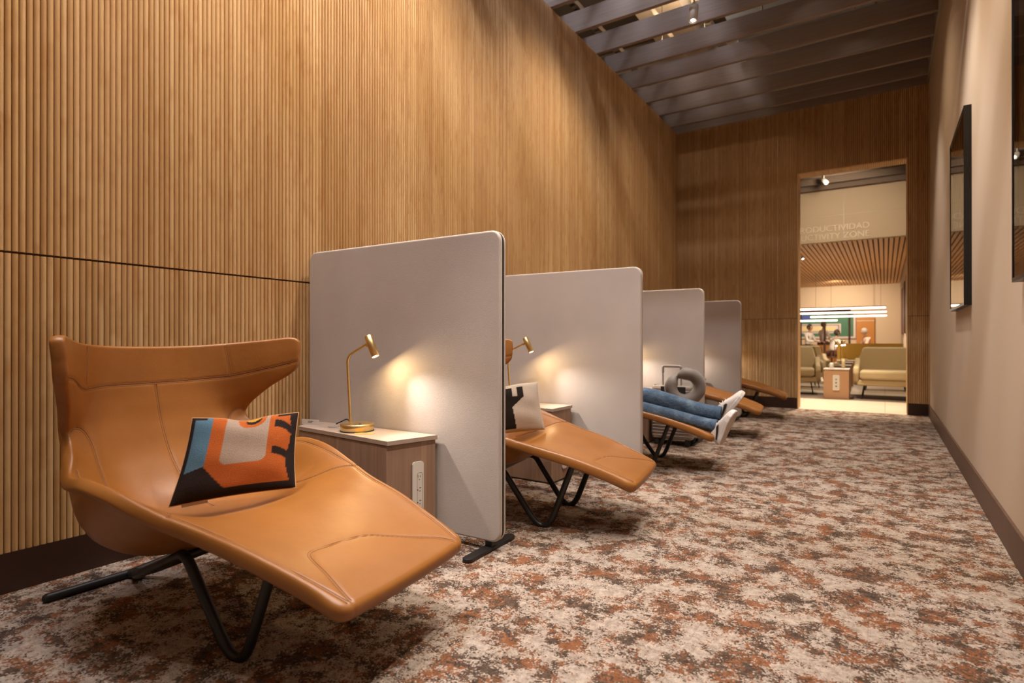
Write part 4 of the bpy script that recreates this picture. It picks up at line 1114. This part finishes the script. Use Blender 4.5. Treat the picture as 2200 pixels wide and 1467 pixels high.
armchair((.0, 12.12, 0), 0, 'olive beige armchair facing the doorway, right of the oak side cabinet')
armchair((-1.53, 12.55, 0), math.radians(6), 'olive beige armchair cut by the left door jamb')
armchair((-1.62, 14.4, 0), math.radians(12), 'olive beige armchair in the second row behind the left one')
armchair((-1.66, 16.2, 0), math.radians(12), 'olive beige armchair in the third row, mostly hidden')
armchair((.0, 14.3, 0), 0, 'olive beige armchair hidden behind the right front one')
m_olam = M('oak_laminate', (.42, .235, .125), .5)
def far_cab(x, y, label, plate=True):
    e = empty('side_cabinet', (x, y, 0), label, 'cabinet', 'oak side cabinets in the far lounge')
    MB().box(-.195, .195, 0, .42, 0, .51).build('body', m_olam, e, bev=.003); MB().box(-.20, .20, -.005, .425, .512, .533).build('worktop', m_paper, e, bev=.002)
    if plate:
        b = MB(); b.prism([(p[0]-.052, p[1]+.15) for p in rounded_rect(.104, .275, .02)], -.006, .006, M4=Matrix(((1, 0, 0, 0), (0, 0, 1, 0), (0, 1, 0, 0), (0, 0, 0, 1))))
        pl = b.build('outlet_plate', m_white, e)
        for z in (.22, .28, .34): MB().box(-.012, .012, -.009, -.005, z, z+.014).build('socket', m_darkhole, pl)
    return e
far_cab(-.72, 11.5, 'oak side cabinet with white outlet plate between the front armchairs')
far_cab(-.78, 13.3, 'oak side cabinet with white top behind the front one'); far_cab(-.82, 15.2, 'oak side cabinet third in the receding row', False); far_cab(-.86, 17.0, 'oak side cabinet last in the receding row', False)
for x, y, lab in ((-.86, 13.45, 'brass lamp lit on the second oak cabinet'), (-.86, 15.35, 'brass lamp lit on the third oak cabinet'), (-.90, 17.15, 'brass lamp lit on the last oak cabinet')):
    place_lamp(copy_tree(lamp), (x, y, .536), math.radians(-78), lab, w=0)
# objects on the front oak cabinet
for x, y, h, r, m_, lab in ((-.80, 11.62, .10, .035, m_white, 'white cup on the front oak cabinet'), (-.62, 11.70, .16, .028, m_chairfar, 'slim bottle on the front oak cabinet')):
    tag(MB().lathe([(r*.8, 0), (r, .01), (r, h*.75), (r*.6, h), (r*.5, h), (r*.85, h*.74), (.002, h*.7)], seg=18).build('cup' if h < .12 else 'bottle', m_, None, loc=(x, y, .5335)), lab, 'cup' if h < .12 else 'bottle')
# people at the far tables
def small_person(x, y, z0, lean, shirt, hair, label, arm=(.25, .25), s=1.0, face=(0, -1, 0), seated=True):
    e = empty('person', (x, y, 0), label, 'person'); f = Vector(face).normalized(); r = Vector((-f.y, f.x, 0)); O = (x, y, 0)
    def P(a, b, c, *rad): v = Vector(O)+f*a+r*b; return (v.x, v.y, c, *rad)
    h = z0
    skin_obj('trousers', [P(-.02, 0, h, .14, .10), P(0, .09, h-.01, .09), P(.40, .11, h-.02, .07), P(.42, .11, h-.42, .05), P(.43, .11, max(.05, h-.60), .045), P(0, -.09, h-.01, .09), P(.40, -.11, h-.02, .07), P(.42, -.11, h-.42, .05), P(.43, -.11, max(.05, h-.60), .045)],
             chain(0, 1, 2, 3, 4)+chain(0, 5, 6, 7, 8), m_brown, e, O, sub=1)
    lx = lean
    skin_obj('shirt', [P(0, 0, h+.03, .15, .10), P(lx*.4, 0, h+.25, .15, .10), P(lx*.9, 0, h+.45, .16, .10), P(lx*1.1, 0, h+.53, .07),
                       P(lx*.9, .20, h+.44, .06), P(lx*.9+.08, .25, h+.22, .05), P(lx*.9+.28, .16, h+.20, .042), P(lx*.9, -.20, h+.44, .06), P(lx*.9+.08, -.25, h+.22, .05), P(lx*.9+.28, -.16, h+.20, .042)],
             chain(0, 1, 2, 3)+chain(2, 4, 5, 6)+chain(2, 7, 8, 9), shirt, e, O, sub=2)
    skin_obj('neck', [P(lx*1.05, 0, h+.48, .05), P(lx*1.25, 0, h+.60, .048)], [(0, 1)], m_skin, e, O)
    c = P(lx*1.35+.01, 0, h+.70); head(e, c, (f.x*lx, f.y*lx, 1), f, m_skin, hair, O)
    for sg in (-1, 1):
        v = P(lx*.9+.34, sg*.14, h+.20); hand(e, v[:3], f, (0, 0, -1), sg, O, m_skin)
    return e
for i_, k_ in ((0, 0),):
    st = []
small_person(-2.35, 23.2, .83, .05, m_shirt, m_hair, 'person in a white shirt seated at the far left of the doorway view', face=(.9, -.4, 0))
small_person(-1.98, 24.6, .96, .02, m_shirt, M('brown_hair', (.16, .07, .03), .7), 'person in a white top, turned sideways, beside the leftmost person', face=(.6, .5, 0))
small_person(-1.55, 22.6, .62, .14, m_shirt, m_hair, 'person in a white shirt bending forward near the middle post', face=(.8, .6, 0))
small_person(-.45, 22.6, .66, .10, m_pink, M('grey_hair', (.38, .32, .27), .8), 'person in a peach top by the orange door', face=(-.9, -.3, 0))
for x, y, h in ((-2.35, 23.2, .83), (-1.98, 24.6, .96), (-1.55, 22.6, .62), (-.45, 22.6, .66)):
    b = MB().lathe([(.17, h-.16), (.18, h-.14), (.18, h-.12), (.02, h-.11)], seg=20).lathe([(.022, .02), (.022, h-.15)], seg=10).lathe([(.19, 0), (.19, .015), (.02, .02)], seg=20)
    tag(b.build('stool', m_brown, None, loc=(x, y, 0)), 'round brown stool below the person at %s' % {-2.35: 'the far left edge', -1.98: 'the second place from the left', -1.55: 'the middle post', -.45: 'the orange door'}[x], 'stool', 'stools in the far lounge')
